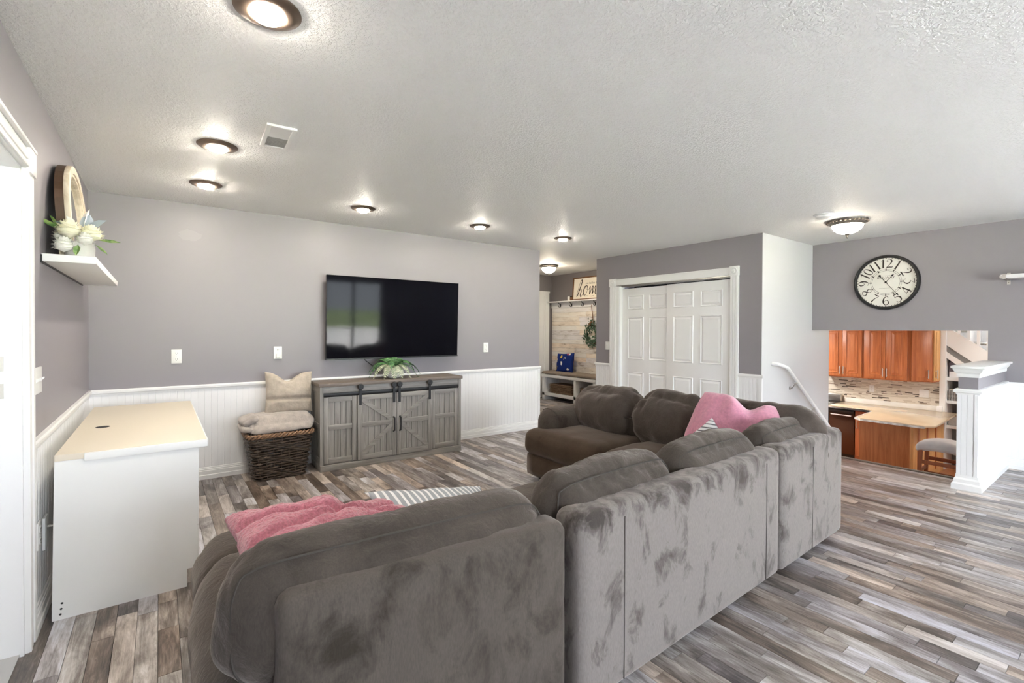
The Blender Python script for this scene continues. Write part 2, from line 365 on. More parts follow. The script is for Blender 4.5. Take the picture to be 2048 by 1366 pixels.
def struct(name, mb, mat, parent=None, bevel=0, **k):
    o = obj(name, mb, mat, parent, bevel, **k)
    if parent is None: o['kind'] = 'structure'
    return o
def dup(root, loc=None, rz=None, label=None, group=None):
    r = root.copy(); COL.objects.link(r)
    if loc: r.location = loc
    if rz is not None: r.rotation_euler = (0, 0, rz)
    if label: r['label'] = label
    if group: r['group'] = group
    for ch in list(root.children):
        c = ch.copy(); COL.objects.link(c); c.parent = r
        for g in list(ch.children):
            d = g.copy(); COL.objects.link(d); d.parent = c
    return r
def B(*a): return MB().box(*a)

def run(mb, prof, p0, p1, nrm, e0=0., e1=0.):
    """extrude a (depth,height) moulding profile from p0 to p1, standing out along nrm; e = outside-corner mitre"""
    p0 = Vector((p0[0], p0[1], 0)); p1 = Vector((p1[0], p1[1], 0)); n = Vector((nrm[0], nrm[1], 0)); d = (p1-p0).normalized()
    k = len(prof)
    vs = [p0 - d*e0*q[0] + n*q[0] + Vector((0, 0, q[1])) for q in prof] + [p1 + d*e1*q[0] + n*q[0] + Vector((0, 0, q[1])) for q in prof]
    fs = [(i, (i+1) % k, k+(i+1) % k, k+i) for i in range(k)] + [tuple(range(k)), tuple(range(2*k-1, k-1, -1))]
    return mb.add(vs, fs)
BASEP = [(0, 0), (.017, 0), (.017, .036), (.013, .041), (.013, .074), (.010, .078), (.010, .088), (.006, .093), (.006, .103), (0, .106)]
RAILP = [(0, .803), (.010, .803), (.012, .815), (.020, .822), (.022, .838), (.018, .849), (0, .849)]
def beadboard(mb, p0, p1, nrm, z0, z1, pitch=.05, d=.0028, gw=.005):
    p0 = Vector((p0[0], p0[1], 0)); p1 = Vector((p1[0], p1[1], 0)); n = Vector((nrm[0], nrm[1], 0))*1.0; L = (p1-p0).length; t = (p1-p0).normalized()
    pr = [(0., d)]; x = pitch*.5
    while x < L - gw:
        pr += [(x-gw/2, d), (x-gw*.2, .001), (x+gw*.2, .001), (x+gw/2, d)]; x += pitch
    pr.append((L, d))
    vs = []
    for s, q in pr:
        b = p0 + t*s + n*q; vs += [b+Vector((0, 0, z0)), b+Vector((0, 0, z1))]
    return mb.add(vs, [(2*i, 2*i+2, 2*i+3, 2*i+1) for i in range(len(pr)-1)])

def fnoise(p, seed=0.):
    return noise.noise(Vector((p[0]+seed, p[1]+seed*1.3, p[2]-seed*.7)))
def softbox(size, r, bulge=(0, 0, 0), amp=.0, freq=4., seed=0., n=(20, 12, 12), warp=None, wrinkle=0., wfreq=9.):
    """rounded, puffed upholstery block centred on the origin"""
    h = [q/2 for q in size]; mb = MB(); faces = []; key = {}; vs = []
    r = min(r, min(h)*.98)
    def pt(i, j, k):
        kk = (i, j, k)
        if kk in key: return key[kk]
        u = [2*i/n[0]-1, 2*j/n[1]-1, 2*k/n[2]-1]
        p = Vector([u[q]*h[q] for q in range(3)])
        core = Vector([max(-(h[q]-r), min(h[q]-r, p[q])) for q in range(3)])
        d = p-core; L = d.length
        nr = d/L if L > 1e-9 else Vector((0, 0, 1))
        p = core + nr*r
        e = [1-u[q]**2 for q in range(3)]
        off = Vector((nr[0]*bulge[0]*e[1]*e[2], nr[1]*bulge[1]*e[0]*e[2], nr[2]*bulge[2]*e[0]*e[1]))
        p += off
        if amp: p += nr*amp*(fnoise(p*freq, seed)+.5*fnoise(p*freq*2.3, seed+5))
        if wrinkle:
            q = Vector((p[0]*wfreq, p[1]*wfreq, p[2]*wfreq*.45))
            w = 1-abs(fnoise(q, seed+9))*2.6
            if w > 0: p -= nr*wrinkle*w*w*max(0, .35+fnoise(p*3, seed+2))
        if warp: p = warp(p, u)
        key[kk] = len(vs); vs.append(p); return key[kk]
    a, b, c = n
    for j in range(b):
        for k in range(c):
            faces += [(pt(0,j,k),pt(0,j,k+1),pt(0,j+1,k+1),pt(0,j+1,k)), (pt(a,j,k),pt(a,j+1,k),pt(a,j+1,k+1),pt(a,j,k+1))]
    for i in range(a):
        for k in range(c):
            faces += [(pt(i,0,k),pt(i+1,0,k),pt(i+1,0,k+1),pt(i,0,k+1)), (pt(i,b,k),pt(i,b,k+1),pt(i+1,b,k+1),pt(i+1,b,k))]
        for j in range(b):
            faces += [(pt(i,j,0),pt(i,j+1,0),pt(i+1,j+1,0),pt(i+1,j,0)), (pt(i,j,c),pt(i+1,j,c),pt(i+1,j+1,c),pt(i,j+1,c))]
    mb.add(vs, faces, True)
    return mb
def pillow_mb(w, h, t, n=40, seed=0., pinch=.07, amp=.006, freq=9., warp=None, power=.42, fine=0., ffreq=90., rnd=0.):
    """knife-edge throw pillow in local xz, thickness along y, base at z=0"""
    mb = MB(); vs = []; idx = {}
    for side in (1, -1):
        for i in range(n+1):
            for j in range(n+1):
                u = 2*i/n-1; v = 2*j/n-1
                edge = i in (0, n) or j in (0, n)
                if edge and side == -1: idx[(side, i, j)] = idx[(1, i, j)]; continue
                x = w/2*u*(1-pinch*(1-v*v))*sqrt(1-rnd*v*v); z = h/2*v*(1-pinch*(1-u*u))*sqrt(1-rnd*u*u)
                th = t/2*max(0, (1-u*u)*(1-v*v))**power
                p = Vector((x, side*th, z))
                k = min(1, th/(t*.2+1e-6))
                p.y += side*k*amp*(fnoise(p*freq, seed+side)+.5*fnoise(p*freq*2.2, seed+3))
                if fine: p += Vector((fnoise(p*ffreq, seed+1), side*(fnoise(p*ffreq, seed)+.3), fnoise(p*ffreq, seed+2)))*fine
                p.z += h/2
                if warp: p = warp(p, u, v)
                idx[(side, i, j)] = len(vs); vs.append(p)
    fs = []
    for side in (1, -1):
        for i in range(n):
            for j in range(n):
                q = [idx[(side, i, j)], idx[(side, i+1, j)], idx[(side, i+1, j+1)], idx[(side, i, j+1)]]
                fs.append(tuple(q if side == -1 else q[::-1]))
    mb.add(vs, fs, True); return mb

# ================================================================== ROOM SHELL
WT = .12
def wall(name, boxes, mat='paint'):
    m = MB()
    for b in boxes: m.box(*b)
    return struct(name, m, mat)
wl = wall('wall_left', [(XL-.16, XL, YR, 1.70, 0, HH), (XL-.16, XL, 2.75, YT+WT, 0, HH), (XL-.16, XL, 1.70, 2.75, 2.0, HH)])
wf = wall('wall_far', [(XL, 4.214, YT, YT+WT, 0, HH)])
wc = wall('wall_closet', [(XC, XC+.1, YS+.004, 2.982, 0, HH), (XC, XC+.1, 4.668, 5.13, 0, HH), (XC, XC+.1, 2.982, 4.668, 2.0, HH),
                          (XC+.1, 6.4, 5.03, 5.13, 0, HH)])
wall('wall_closet_inside', [(6.2, 6.26, YS+.1, 5.03, 0, HH)], 'dark')
ws = wall('wall_stair', [(XC+.1, 7.27, YS, YS+.1, KF, HH), (XC+.001, XC+.1, YS, YS+.004, 0, HH)], 'paint_lit')
wr = wall('wall_right', [(XK, XK+WT, 1.0, YS, 1.353, HH), (XK, XK+WT, -1.05, 1.0, KF, HH), (XK, XK+WT, YR, -2.05, 0, HH), (XK, XK+WT, -2.05, -1.05, KF, .90), (XK, XK+WT, -2.05, -1.05, 2.05, HH)])
wall('wall_rear', [(XL-.16, .3, YR-.12, YR, 0, HH), (2.1, 3.3, YR-.12, YR, 0, HH), (.3, 2.1, YR-.12, YR, 0, .55), (.3, 2.1, YR-.12, YR, 2.05, HH), (4.9, XK+WT, YR-.12, YR, 0, HH), (3.3, 4.9, YR-.12, YR, 2.05, HH)])
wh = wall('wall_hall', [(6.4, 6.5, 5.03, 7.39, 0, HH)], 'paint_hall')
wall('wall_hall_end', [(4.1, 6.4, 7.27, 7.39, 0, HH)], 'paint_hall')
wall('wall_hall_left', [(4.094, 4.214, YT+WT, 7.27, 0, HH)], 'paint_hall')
wk = wall('wall_kitchen', [(XW, XW+.1, 2.03, 5.6, KF, KC)], 'white2')
wall('wall_kitchen_left', [(6.0, XW, 5.5, 5.6, KF, KC)], 'white2')
wall('wall_kitchen_right', [(XK+WT, 11.6, -.3, -.2, KF, 3.2)], 'white2')
wall('wall_kitchen_beyond', [(11.5, 11.6, -.2, 2.1, KF, 3.2), (10.1, 11.5, 2.03, 2.1, KF, 3.2)], 'white2')
wall('wall_under_floor', [(5.75, 5.86, 1.0, YS, KF, -.03), (6.0, 6.1, YS+.1, 5.5, KF, -.03)], 'white2')
struct('ceiling', MB().box(XL-.16, XK+WT, YR-.12, YT+WT, HH, HH+.1).box(4.094, 6.5, YT+WT, 7.39, HH, HH+.1), 'ceiling')
struct('ceiling_kitchen', MB().box(XK+WT, 9.94, -.3, YS+.1, KC, KC+.1).box(9.94, 10.1, 2.04, YS+.1, KC, KC+.1).box(6.0, 10.1, YS+.1, 5.6, KC, KC+.1).box(9.9, 11.6, -.3, 2.1, 3.2, 3.3).box(9.84, 9.94, -.3, 2.04, KC+.1, 3.3), 'white2')
struct('floor_kitchen', MB().box(5.75, 11.6, -.3, 5.6, KF-.1, KF), 'oak_side')

# wainscot (beadboard) on the walls, chair rails, baseboards
struct('wainscot', beadboard(MB(), (XL, YT), (4.214, YT), (0, -1), .10, .806), 'white2', wf)
struct('wainscot', beadboard(MB(), (XL, 2.87), (XL, YT), (1, 0), .10, .806, .042, .006, .008), 'white2', wl)
struct('wainscot', beadboard(MB(), (XC, 4.85), (XC, 5.13), (-1, 0), .10, .806, .04, .006, .008), 'white2', wc)
struct('wainscot', beadboard(MB(), (XC, YS), (XC, 2.88), (-1, 0), .10, .806, .04, .006, .008), 'white2', wc)
struct('wainscot', beadboard(MB(), (XK, -1.0), (XK, .86), (-1, 0), .10, .806), 'white2', wr)
struct('corner_bead', MB().box(4.188, 4.222, YT-.012, YT+WT, .1, .81), 'white2', wf)
struct('corner_bead', MB().box(XC-.012, XC+.006, YS-.008, YS+.03, .1, .81), 'white2', wc)
struct('trim_1', run(MB(), RAILP, (XL, YT), (4.214, YT), (0, -1), 0, 1), 'white')
struct('trim_2', run(MB(), RAILP, (XL, 2.87), (XL, YT), (1, 0)), 'white')
m = run(MB(), RAILP, (XC, YS), (XC, 2.88), (-1, 0), 1, 0); run(m, RAILP, (XC, 4.85), (XC, 5.13), (-1, 0), 0, 1)
struct('trim_3', m, 'white')
struct('trim_4', run(MB(), RAILP, (XK, -1.0), (XK, .86), (-1, 0)), 'white')
struct('baseboard_far', run(MB(), BASEP, (XL, YT-.006), (4.214, YT-.006), (0, -1), 0, 1), 'white')
struct('baseboard_left', run(MB(), BASEP, (XL+.006, 2.86), (XL+.006, YT), (1, 0)), 'white')
m = run(MB(), BASEP, (XC-.006, YS), (XC-.006, 2.88), (-1, 0), 1, 0); run(m, BASEP, (XC-.006, 4.85), (XC-.006, 5.13), (-1, 0), 0, 1)
struct('baseboard_closet', m, 'white')
struct('baseboard_right', run(MB(), BASEP, (XK-.006, YR), (XK-.006, .86), (-1, 0)), 'white')
# patched spot on the far wall
def blob(n, a, b, seed):
    return [(a*cos(2*pi*i/n)*(1+.75*fnoise((cos(2*pi*i/n)*2, sin(2*pi*i/n)*2, 0), seed)), b*sin(2*pi*i/n)*(1+.75*fnoise((cos(2*pi*i/n)*2, sin(2*pi*i/n)*2, 3), seed))) for i in range(n)]
MT['patch'] = simple('wall_patch_paint', (.292, .273, .289), .5)
struct('wall_patch', MB().prism([(.225+x, 2.165+z) for x, z in blob(22, .07, .055, 9)], 'y', YT-.0015, YT+.001), 'patch', wf)

# ---- half wall beside the stairs
HX, HY0, HY1 = 5.50, .872, .995
hw = struct('wall_half', MB().box(HX, XK, HY0, HY1, 0, .97), 'paint')
def collar(prof, z_off=0, x0=HX, x1=XK, y0=HY0, y1=HY1):
    pr = [(d, z+z_off) for d, z in prof]; m = MB()
    run(m, pr, (x1, y0), (x0, y0), (0, -1), 0, 1); run(m, pr, (x0, y0), (x0, y1), (-1, 0), 1, 1); run(m, pr, (x0, y1), (x1, y1), (0, 1), 1, 0)
    return m
struct('base_moulding', collar([(0, 0), (.034, 0), (.034, .045), (.022, .058), (.020, .085), (.012, .10), (.010, .125), (0, .13)]), 'white', hw)
struct('rail_moulding', collar([(0, .805), (.012, .805), (.014, .818), (.026, .826), (.028, .843), (.020, .855), (0, .858)]), 'white', hw)
struct('crown_moulding', collar([(0, .955), (.008, .955), (.010, .985), (.022, .998), (.032, 1.020), (.034, 1.030), (0, 1.030)]), 'white', hw)
struct('cap', MB().box(HX-.048, XK, HY0-.048, HY1+.045, 1.029, 1.052), 'white', hw, bevel=.006)
m = MB().box(HX-.008, HX, HY0, HY1, .12, .81); struct('end_panel', m, 'white2', hw)
for y0, y1, d in ((HY0-.004, HY0+.018, .016), (HY0+.026, HY0+.062, .012), (HY0+.065, HY0+.098, .012), (HY1-.022, HY1+.004, .016)):
    struct('plank', B(HX-d, HX-.004, y0, y1, .12, .81), 'white2', hw)
struct('side_panel', B(HX, XK, HY0-.008, HY0, .12, .81), 'white2', hw)
struct('side_panel', B(HX, XK, HY1, HY1+.008, .12, .81), 'white2', hw)
struct('corner_bead', B(XK-.022, XK-.004, HY0-.024, HY0-.006, .1, .81), 'white2', hw)

# ---- doorway on the left: jamb, casing, strikes
dj = struct('door_1', MB().box(XL-.17, XL+.002, 2.742, 2.762, 0, 2.0).box(XL-.17, XL+.002, 1.69, 1.71, 0, 2.0).box(XL-.17, XL+.002, 1.70, 2.75, 1.99, 2.01), 'white2')
struct('door_stop', MB().box(XL-.10, XL-.085, 2.725, 2.745, 0, 1.99), 'white2', dj)
struct('door_leaf', MB().box(XL-.165, XL-.12, 1.712, 2.738, .012, 1.988), 'white2', dj)  # unseen leaf added closed to cut daylight on the desk and floor
struct('threshold', MB().box(XL-.17, XL-.01, 1.70, 2.745, 0, .012), 'nickel', dj)
for z in (1.20, 1.09): struct('strike_plate', B(XL-.085, XL-.05, 2.736, 2.744, z-.03, z+.03), 'nickel', dj)
def casing_v(x, y0, y1, z1, sx):
    m = MB().box(x, x+sx*.016, y0, y1, 0, z1)
    w = y1-y0
    m.box(x, x+sx*.022, y0+.001, y0+w*.2, .001, z1-.001).box(x, x+sx*.022, y1-w*.28, y1-.001, .001, z1-.001).box(x, x+sx*.019, y0+w*.38, y0+w*.55, 0, z1)
    return m
struct('trim_5', casing_v(XL, 2.757, 2.868, 2.0, 1), 'white')
m = casing_v(XL, 1.58, 1.692, 2.0, 1); struct('trim_6', m, 'white')
m = MB().box(XL, XL+.018, 1.58, 2.86, 2.0, 2.085).box(XL, XL+.026, 1.58, 2.86, 2.003, 2.02).box(XL, XL+.024, 1.58, 2.86, 2.035, 2.05).box(XL, XL+.034, 1.57, 2.87, 2.085, 2.10)
m.box(XL, XL+.030, 2.755, 2.874, 1.985, 2.09)
struct('trim_7', m, 'white', bevel=.003)

# ---- windows (only the first is mirrored in the television, the others unseen)
def window(name, x0, x1, z0, z1, cols):
    w = struct(name, MB().box(x0, x1, YR-.09, YR-.02, z1-.06, z1).box(x0, x1, YR-.09, YR-.02, z0, z0+.07)
               .box(x0, x0+.06, YR-.09, YR-.02, z0, z1).box(x1-.06, x1, YR-.09, YR-.02, z0, z1), 'white')
    for i in range(1, cols):
        xx = x0+(x1-x0)*i/cols; struct('mullion', B(xx-.035, xx+.035, YR-.085, YR-.025, z0+.07, z1-.06), 'white', w)
    for i in range(cols):
        a = x0+.06+(x1-x0-.12)*i/cols; b = x0+.06+(x1-x0-.12)*(i+1)/cols
        struct('pane', B(a, b, YR-.056, YR-.052, z0+.07, z1-.06), 'glass', w)
window('window_1', 3.3, 4.9, 0.0, 2.05, 2)
window('window_added', .3, 2.1, .55, 2.05, 2)  # unseen window added to brighten the ceiling and desk
w2 = struct('window_2', MB().box(XK+.02, XK+.09, -1.99, -1.11, 1.99, 2.05).box(XK+.02, XK+.09, -1.99, -1.11, .90, .97).box(XK+.02, XK+.09, -2.05, -1.99, .90, 2.05).box(XK+.02, XK+.09, -1.11, -1.05, .90, 2.05), 'white')
struct('pane', B(XK+.05, XK+.054, -1.99, -1.11, .97, 1.99), 'glass', w2)
struct('sill', B(XK-.03, XK+.02, -2.08, -1.02, .87, .90), 'white', w2)
g = struct('ground', MB().box(-14, 22, -40, YR-.13, -.3, -.12), 'lawn')
struct('terrace', MB().box(-6, 16, -15, YR-.13, -.12, -.08).box(XK+.2, 16, YR-.13, -1.62, -.12, -.08), 'paving', g)

# ---- closet: bypass six-panel doors in a fluted casing
def sixpanel(name, x, y0, y1, z0, z1, th=.035):
    d = struct(name, B(x, x+th, y0, y1, z0, z1), 'white2', bevel=.002)
    W = y1-y0; st = .103; mid = .098; pw = (W-2*st-mid)/2
    for c in range(2):
        a = y0+st+c*(pw+mid); b = a+pw
        for za, zb in ((.225, .745), (.93, 1.535), (1.645, 1.848)):
            def rr(k): return [(a+k, za+k), (b-k, za+k), (b-k, zb-k), (a+k, zb-k)]
            m = MB(); vs = []
            # ogee lip, sunk groove and raised field
            for xx, k in ((x+.002, 0), (x-.004, .001), (x-.011, .006), (x-.010, .011), (x-.0008, .018), (x-.0008, .024), (x-.010, .046)): vs += [(xx, *p) for p in rr(k)]
            fs = [(4*r+k, 4*r+(k+1) % 4, 4*r+4+(k+1) % 4, 4*r+4+k) for r in range(6) for k in range(4)] + [(24, 25, 26, 27)]
            struct('raised_panel', m.add(vs, fs), 'white2', d)
    return d
sixpanel('door_2', XC+.012, 2.985, 3.872, .012, 1.955)
sixpanel('door_3', XC+.058, 3.80, 4.665, .012, 1.95)
struct('trim_8', MB().box(XC-.012, XC+.012, 2.982, 4.668, 1.985, 2.0).box(XC+.03, XC+.095, 2.982, 4.668, 1.975, 2.0), 'nickel')
m = MB()
def fluted(m, y0, y1, z0, z1):
    w = y1-y0; m.box(XC-.014, XC, y0, y1, z0, z1)
    for k in range(3): a = y0+w*(.10+.29*k); m.box(XC-.021, XC, a, a+w*.22, z0+.001, z1-.001)
struct('trim_9', (fluted(m, 2.88, 2.982, 0, 1.995), m)[1], 'white')
m = MB(); struct('trim_10', (fluted(m, 4.668, 4.85, 0, 1.995), m)[1] if False else (fluted(m, 4.725, 4.848, 0, 1.995), m.box(XC-.012, XC, 4.668, 4.73, 0, 1.99), m)[2], 'white')
struct('trim_11', MB().box(XC-.018, XC, 2.98, 4.73, 1.998, 2.085).box(XC-.024, XC, 2.98, 4.73, 1.998, 2.014).box(XC-.026, XC, 2.98, 4.73, 2.075, 2.09), 'white')
for y0, y1 in ((2.875, 2.985), (4.722, 4.852)):
    k = struct('trim_12' if y0 < 3 else 'trim_13', B(XC-.028, XC, y0, y1, 1.99, 2.10), 'white', bevel=.003)
    struct('rosette', MB().lathe([(.042, 0), (.042, -.004), (.034, -.009), (.028, -.003), (.016, -.004), (.012, -.010), (0, -.011)], (XC-.027, (y0+y1)/2, 2.045), 24, 'x'), 'white', k)
struct('trim_14', MB().box(XC+.004, XC+.104, 2.970, 2.984, 0, 2).box(XC+.004, XC+.104, 4.666, 4.68, 0, 2), 'white')

# ---- hall: door casing on the end wall
struct('trim_15', MB().box(6.17, 6.305, 7.248, 7.27, 0, 2.10).box(6.20, 6.23, 7.24, 7.27, 0, 2.1).box(5.25, 5.385, 7.248, 7.27, 0, 2.10).box(5.385, 6.17, 7.248, 7.27, 2.02, 2.10).box(5.24, 6.315, 7.24, 7.27, 2.085, 2.12), 'white')
struct('door_4', B(5.385, 6.17, 7.255, 7.27, .01, 2.02), 'white2')
struct('wall_hall_wainscot', beadboard(MB(), (6.305, 7.268), (6.4, 7.268), (0, -1), .1, .5), 'white2')

# ---- floor of individual strips
def obst(X, Y):
    """is the floor point hidden from the camera by the big furniture?"""
    def blocked(x0, x1, y0, y1, z1):
        for i in range(1, 40):
            t = i/40.0; x, y, z = X*t, Y*t, HC*(1-t)
            if x0 < x < x1 and y0 < y < y1 and z < z1: return True
        return False
    return (blocked(.2, 3.6, 1.18, 1.5, .72) or blocked(.08, 1.1, 1.2, 2.6, .42) or blocked(2.65, 3.6, 1.2, 3.45, .5) or blocked(-.4, .17, 3.0, 4.65, .75)
            or blocked(1.2, 2.7, 4.62, 5.05, .8) or blocked(XC, 6.4, YS, 5.1, 2) or blocked(5.5, 6.7, .87, 1.0, 1.0))
def topx(X, Y, Z=0.):
    dx, dy, dz = X, Y, Z-HC
    z = dx*fw.x+dy*fw.y+dz*fw.z
    if z < .15: return None
    return 1024+F*(dx*rt2.x+dy*rt2.y+dz*rt2.z)/z, CY-F*(dx*up2.x+dy*up2.y+dz*up2.z)/z
strips = []
SW = .0765
def fill(x0, x1, y0, y1):
    y = y0 - random.uniform(0, .5)
    tone = random.random()
    while y < y1:
        L = random.choice((.22, .34, .45, .55, .7, .95)) * random.uniform(.85, 1.2)
        a, b = max(y, y0), min(y+L, y1)
        if b-a > .012: strips.append((x0, x1, a, b))
        y += L
x = -.62
while x < XK:
    a, b = x, min(x+SW, XK)
    if b <= 4.25: fill(a, b, YR, YT)
    elif b <= XC+.03: fill(a, b, YR, 7.27)
    elif b <= 5.86: fill(a, b, YR, YS); fill(a, b, 5.13, 7.27)
    else:
        fill(a, b, YR, .93)
        if b < 6.42: fill(a, b, 5.13, 7.27)
    x += SW
def area_px(s):
    x0, x1, y0, y1 = s; cx, cy = (x0+x1)/2, (y0+y1)/2
    q = [topx(*p) for p in ((x0, y0), (x1, y0), (x1, y1), (x0, y1))]
    if any(k is None for k in q):
        y0 = max(y0, .3); q = [topx(*p) for p in ((x0, y0), (x1, y0), (x1, y1), (x0, y1))]
        if any(k is None for k in q): return 0
    q = [(min(max(u, 0), 2048), min(max(v, 0), 1366)) for u, v in q]
    ar = abs(sum(q[i][0]*q[(i+1) % 4][1]-q[(i+1) % 4][0]*q[i][1] for i in range(4)))/2
    if ar <= 0: return 0
    n = sum(0 if obst(px, py) else 1 for px, py in ((cx, cy), (cx, y0+.02), (cx, y1-.02)))/3
    return ar*n
def strip_tone(x, y):
    t = random.betavariate(1.8, 1.8)*.66+.15
    return t
fl = struct('floor', MB().box(XL-.16, 5.84, YR-.1, YS, -.06, -.004).box(XL-.16, 4.3, YS, YT+.05, -.06, -.004).box(4.2, XC+.05, YS, 7.3, -.06, -.004).box(XC, 6.45, 5.1, 7.3, -.06, -.004).box(5.8, XK, YR-.1, .94, -.06, -.004), 'underlay')
def plank_mesh(lst, name):
    me = bpy.data.meshes.new(name); vs = []; fs = []; tn = []; sd = []
    for (x0, x1, y0, y1) in lst:
        g = .00035; b = len(vs); x0 += g; x1 -= g; y0 += g; y1 -= g; e = .0008; top = random.uniform(-.0003, .0003)
        vs += [(x0, y0, -.004), (x1, y0, -.004), (x1, y1, -.004), (x0, y1, -.004), (x0+e, y0+e, top), (x1-e, y0+e, top), (x1-e, y1-e, top), (x0+e, y1-e, top)]
        fs += [(b+4, b+5, b+6, b+7), (b, b+1, b+5, b+4), (b+1, b+2, b+6, b+5), (b+2, b+3, b+7, b+6), (b+3, b, b+4, b+7)]
        t = strip_tone(x0, y0); q = random.random(); tn += [t]*5; sd += [q]*5
    me.from_pydata(vs, [], fs)
    for nm, dat in (('tone', tn), ('seed', sd)):
        a = me.attributes.new(nm, 'FLOAT', 'FACE'); a.data.foreach_set('value', dat)
    me.materials.append(MT['plank']); return me
strips.sort(key=area_px, reverse=True)
for s in strips[:298]: place(bpy.data.objects.new('floor_plank', plank_mesh([s], 'floor_plank')), fl)
rest = bpy.data.objects.new('floor_planks_beyond', plank_mesh(strips[298:], 'floor_planks_beyond')); rest['kind'] = 'stuff'; place(rest, fl)
struct('stair_nosing', MB().box(5.84, 5.885, 1.0, YS, -.03, .004), 'greytop', fl, bevel=.003)
st = struct('floor_stair', MB().box(5.87, 6.12, 1.0, YS, KF, -.20), 'greytop')
for k in range(1, 4): struct('tread', MB().box(5.87+.25*k, 6.12+.25*k, 1.0, YS, KF, -.20-.165*k), 'greytop', st)

# ================================================================== SECTIONAL SOFA (three pieces)
def objw(name, mb, mat, root, **k):
    mb.xf(Matrix.Translation(-root.location)); return obj(name, mb, mat, root, **k)
def T(x, y, z, rz=0., rx=0., ry=0.):
    return Matrix.Translation((x, y, z)) @ Matrix.Rotation(rz, 4, 'Z') @ Matrix.Rotation(rx, 4, 'X') @ Matrix.Rotation(ry, 4, 'Y')
def loopseam(size, r, bulge, v, axis=1, n=110, rad=.004, out=.001):
    """stitched seam: a ring round the block at v (-1..1) along the given axis"""
    h = [q/2 for q in size]; a, b = [q for q in range(3) if q != axis]; pts = []
    for k in range(n):
        t = 2*pi*k/n; c, s = cos(t), sin(t); m = max(abs(c), abs(s)); u = [0, 0, 0]; u[a] = c/m; u[b] = s/m; u[axis] = v
        p = Vector([u[q]*h[q] for q in range(3)]); core = Vector([max(-(h[q]-r), min(h[q]-r, p[q])) for q in range(3)])
        d = p-core; L = d.length; nr = d/L if L > 1e-9 else Vector((0, 0, 1)); e = [1-u[q]**2 for q in range(3)]
        p = core+nr*(r+out)+Vector((nr[0]*bulge[0]*e[1]*e[2], nr[1]*bulge[1]*e[0]*e[2], nr[2]*bulge[2]*e[0]*e[1])); pts.append(p)
    return MB().tube(pts, rad, 5, closed=True)
def cushion(root, name, size, Mx, mat='suede', r=.11, bulge=(.02, .03, .03), seed=0., n=(44, 18, 26), amp=.010, wr=.012, seams=(-.80,), wf=11., warp=None):
    mb = softbox(size, r, bulge, amp, 5., seed, n, warp, wr, wf).xf(Mx)
    o = objw(name, mb, mat, root, merge=False, angle=180)
    for v in seams:
        objw('seam', loopseam(size, r, bulge, v).xf(Mx).xf(Matrix.Translation(-root.location)).xf(Matrix.Translation(root.location)), 'seam', root) if False else None
        sm = loopseam(size, r, bulge, v, out=.0015, rad=.0032).xf(Mx).xf(Matrix.Translation(-root.location))
        obj('seam', sm, 'seam', o)
    return o
A1, A2 = -.075, .027
# -- left piece: armless chaise with a rounded free end
ch = thing('chaise_sofa', 'brown-grey suede chaise piece of the sectional, nearest the camera, holding the fleece pink pillow', 'sofa', (.62, 1.85, 0), group=None)
objw('back_panel', softbox((.89, .13, .665), .04, (0, .012, 0), .004, 5, 1., (30, 8, 22)).xf(T(.668, 1.262, .367, A1)), 'suede_left_shaded', ch, angle=180)
objw('base', softbox((1.0, 1.30, .24), .11, (0, 0, 0), .003, 5, 2., (24, 30, 10), lambda p, u: Vector((p.x+.10*max(0, u[1])**3*(u[0] < 0), p.y, p.z))).xf(T(.60, 1.88, .15)), 'suede_left_shaded', ch, angle=180)
def wseat(p, u):
    if u[0] < 0: p.x += .10*max(0, u[1])**2.5*(-u[0])
    return p
objw('seat_cushion', softbox((1.05, .98, .24), .11, (.0, .02, .025), .006, 5, 3., (34, 30, 12), wseat, .004).xf(T(.595, 1.76, .335)), 'suede', ch, angle=180)
def wroll(p, u):
    if u[0] < 0: p.y -= .10*u[0]**4
    return p
objw('seat_front_roll', softbox((1.01, .40, .25), .115, (.0, .02, .02), .005, 5, 4., (34, 16, 12), wroll, .003).xf(T(.605, 2.365, .315)), 'suede', ch, angle=180)
cushion(ch, 'back_cushion', (.985, .25, .345), T(.612, 1.372, .595, A1*.8, R(-4)), r=.122, bulge=(.012, .03, .022), seed=6., seams=(-.80,), wf=13.)
for lx in (.2, 1.0):
    for ly in (1.35, 2.35): objw('foot', MB().lathe([(.022, 0), (.028, .035)], (lx, ly, 0), 12), 'black', ch)
# -- middle piece: armless two seater, back to the camera
sm_ = thing('armless_sofa', 'long armless middle piece of the suede sectional, scuffed back towards the camera lightened by window light', 'sofa', (1.91, 1.7, 0))
objw('back_panel', softbox((1.55, .14, .675), .038, (0, .003, 0), .0012, 4, 11., (44, 8, 24)).xf(T(1.912, 1.236, .372, A2)), 'suede_back_lit', sm_, angle=180)
for sx in (.235-.775, .60): 
    objw('seam', MB().box(1.912+sx-.0015, 1.912+sx+.0015, -.0738, -.068, .06, .66).xf(T(0, 1.236+A2*sx, 0)), 'seam_pale', sm_)
objw('base', softbox((1.54, .92, .20), .03, (0, 0, 0), 0, 1, 0, (12, 8, 4)).xf(T(1.912, 1.73, .135, A2)), 'suede_front_shaded', sm_, angle=180)
for k, cx in enumerate((1.525, 2.30)):
    objw('seat_cushion', softbox((.77, .82, .23), .09, (0, .02, .03), .006, 5, 12.+k, (24, 24, 10)).xf(T(cx, 1.80, .335, A2)), 'suede', sm_, angle=180)
cushion(sm_, 'back_cushion', (.76, .25, .36), T(1.515, 1.375, .605, A2+.02, R(-3)), r=.12, bulge=(.015, .03, .03), seed=21., wf=14.)
cushion(sm_, 'back_cushion', (.74, .25, .36), T(2.285, 1.385, .605, A2-.01, R(-3)), r=.12, bulge=(.015, .03, .035), seed=25., wf=14., wr=.015)
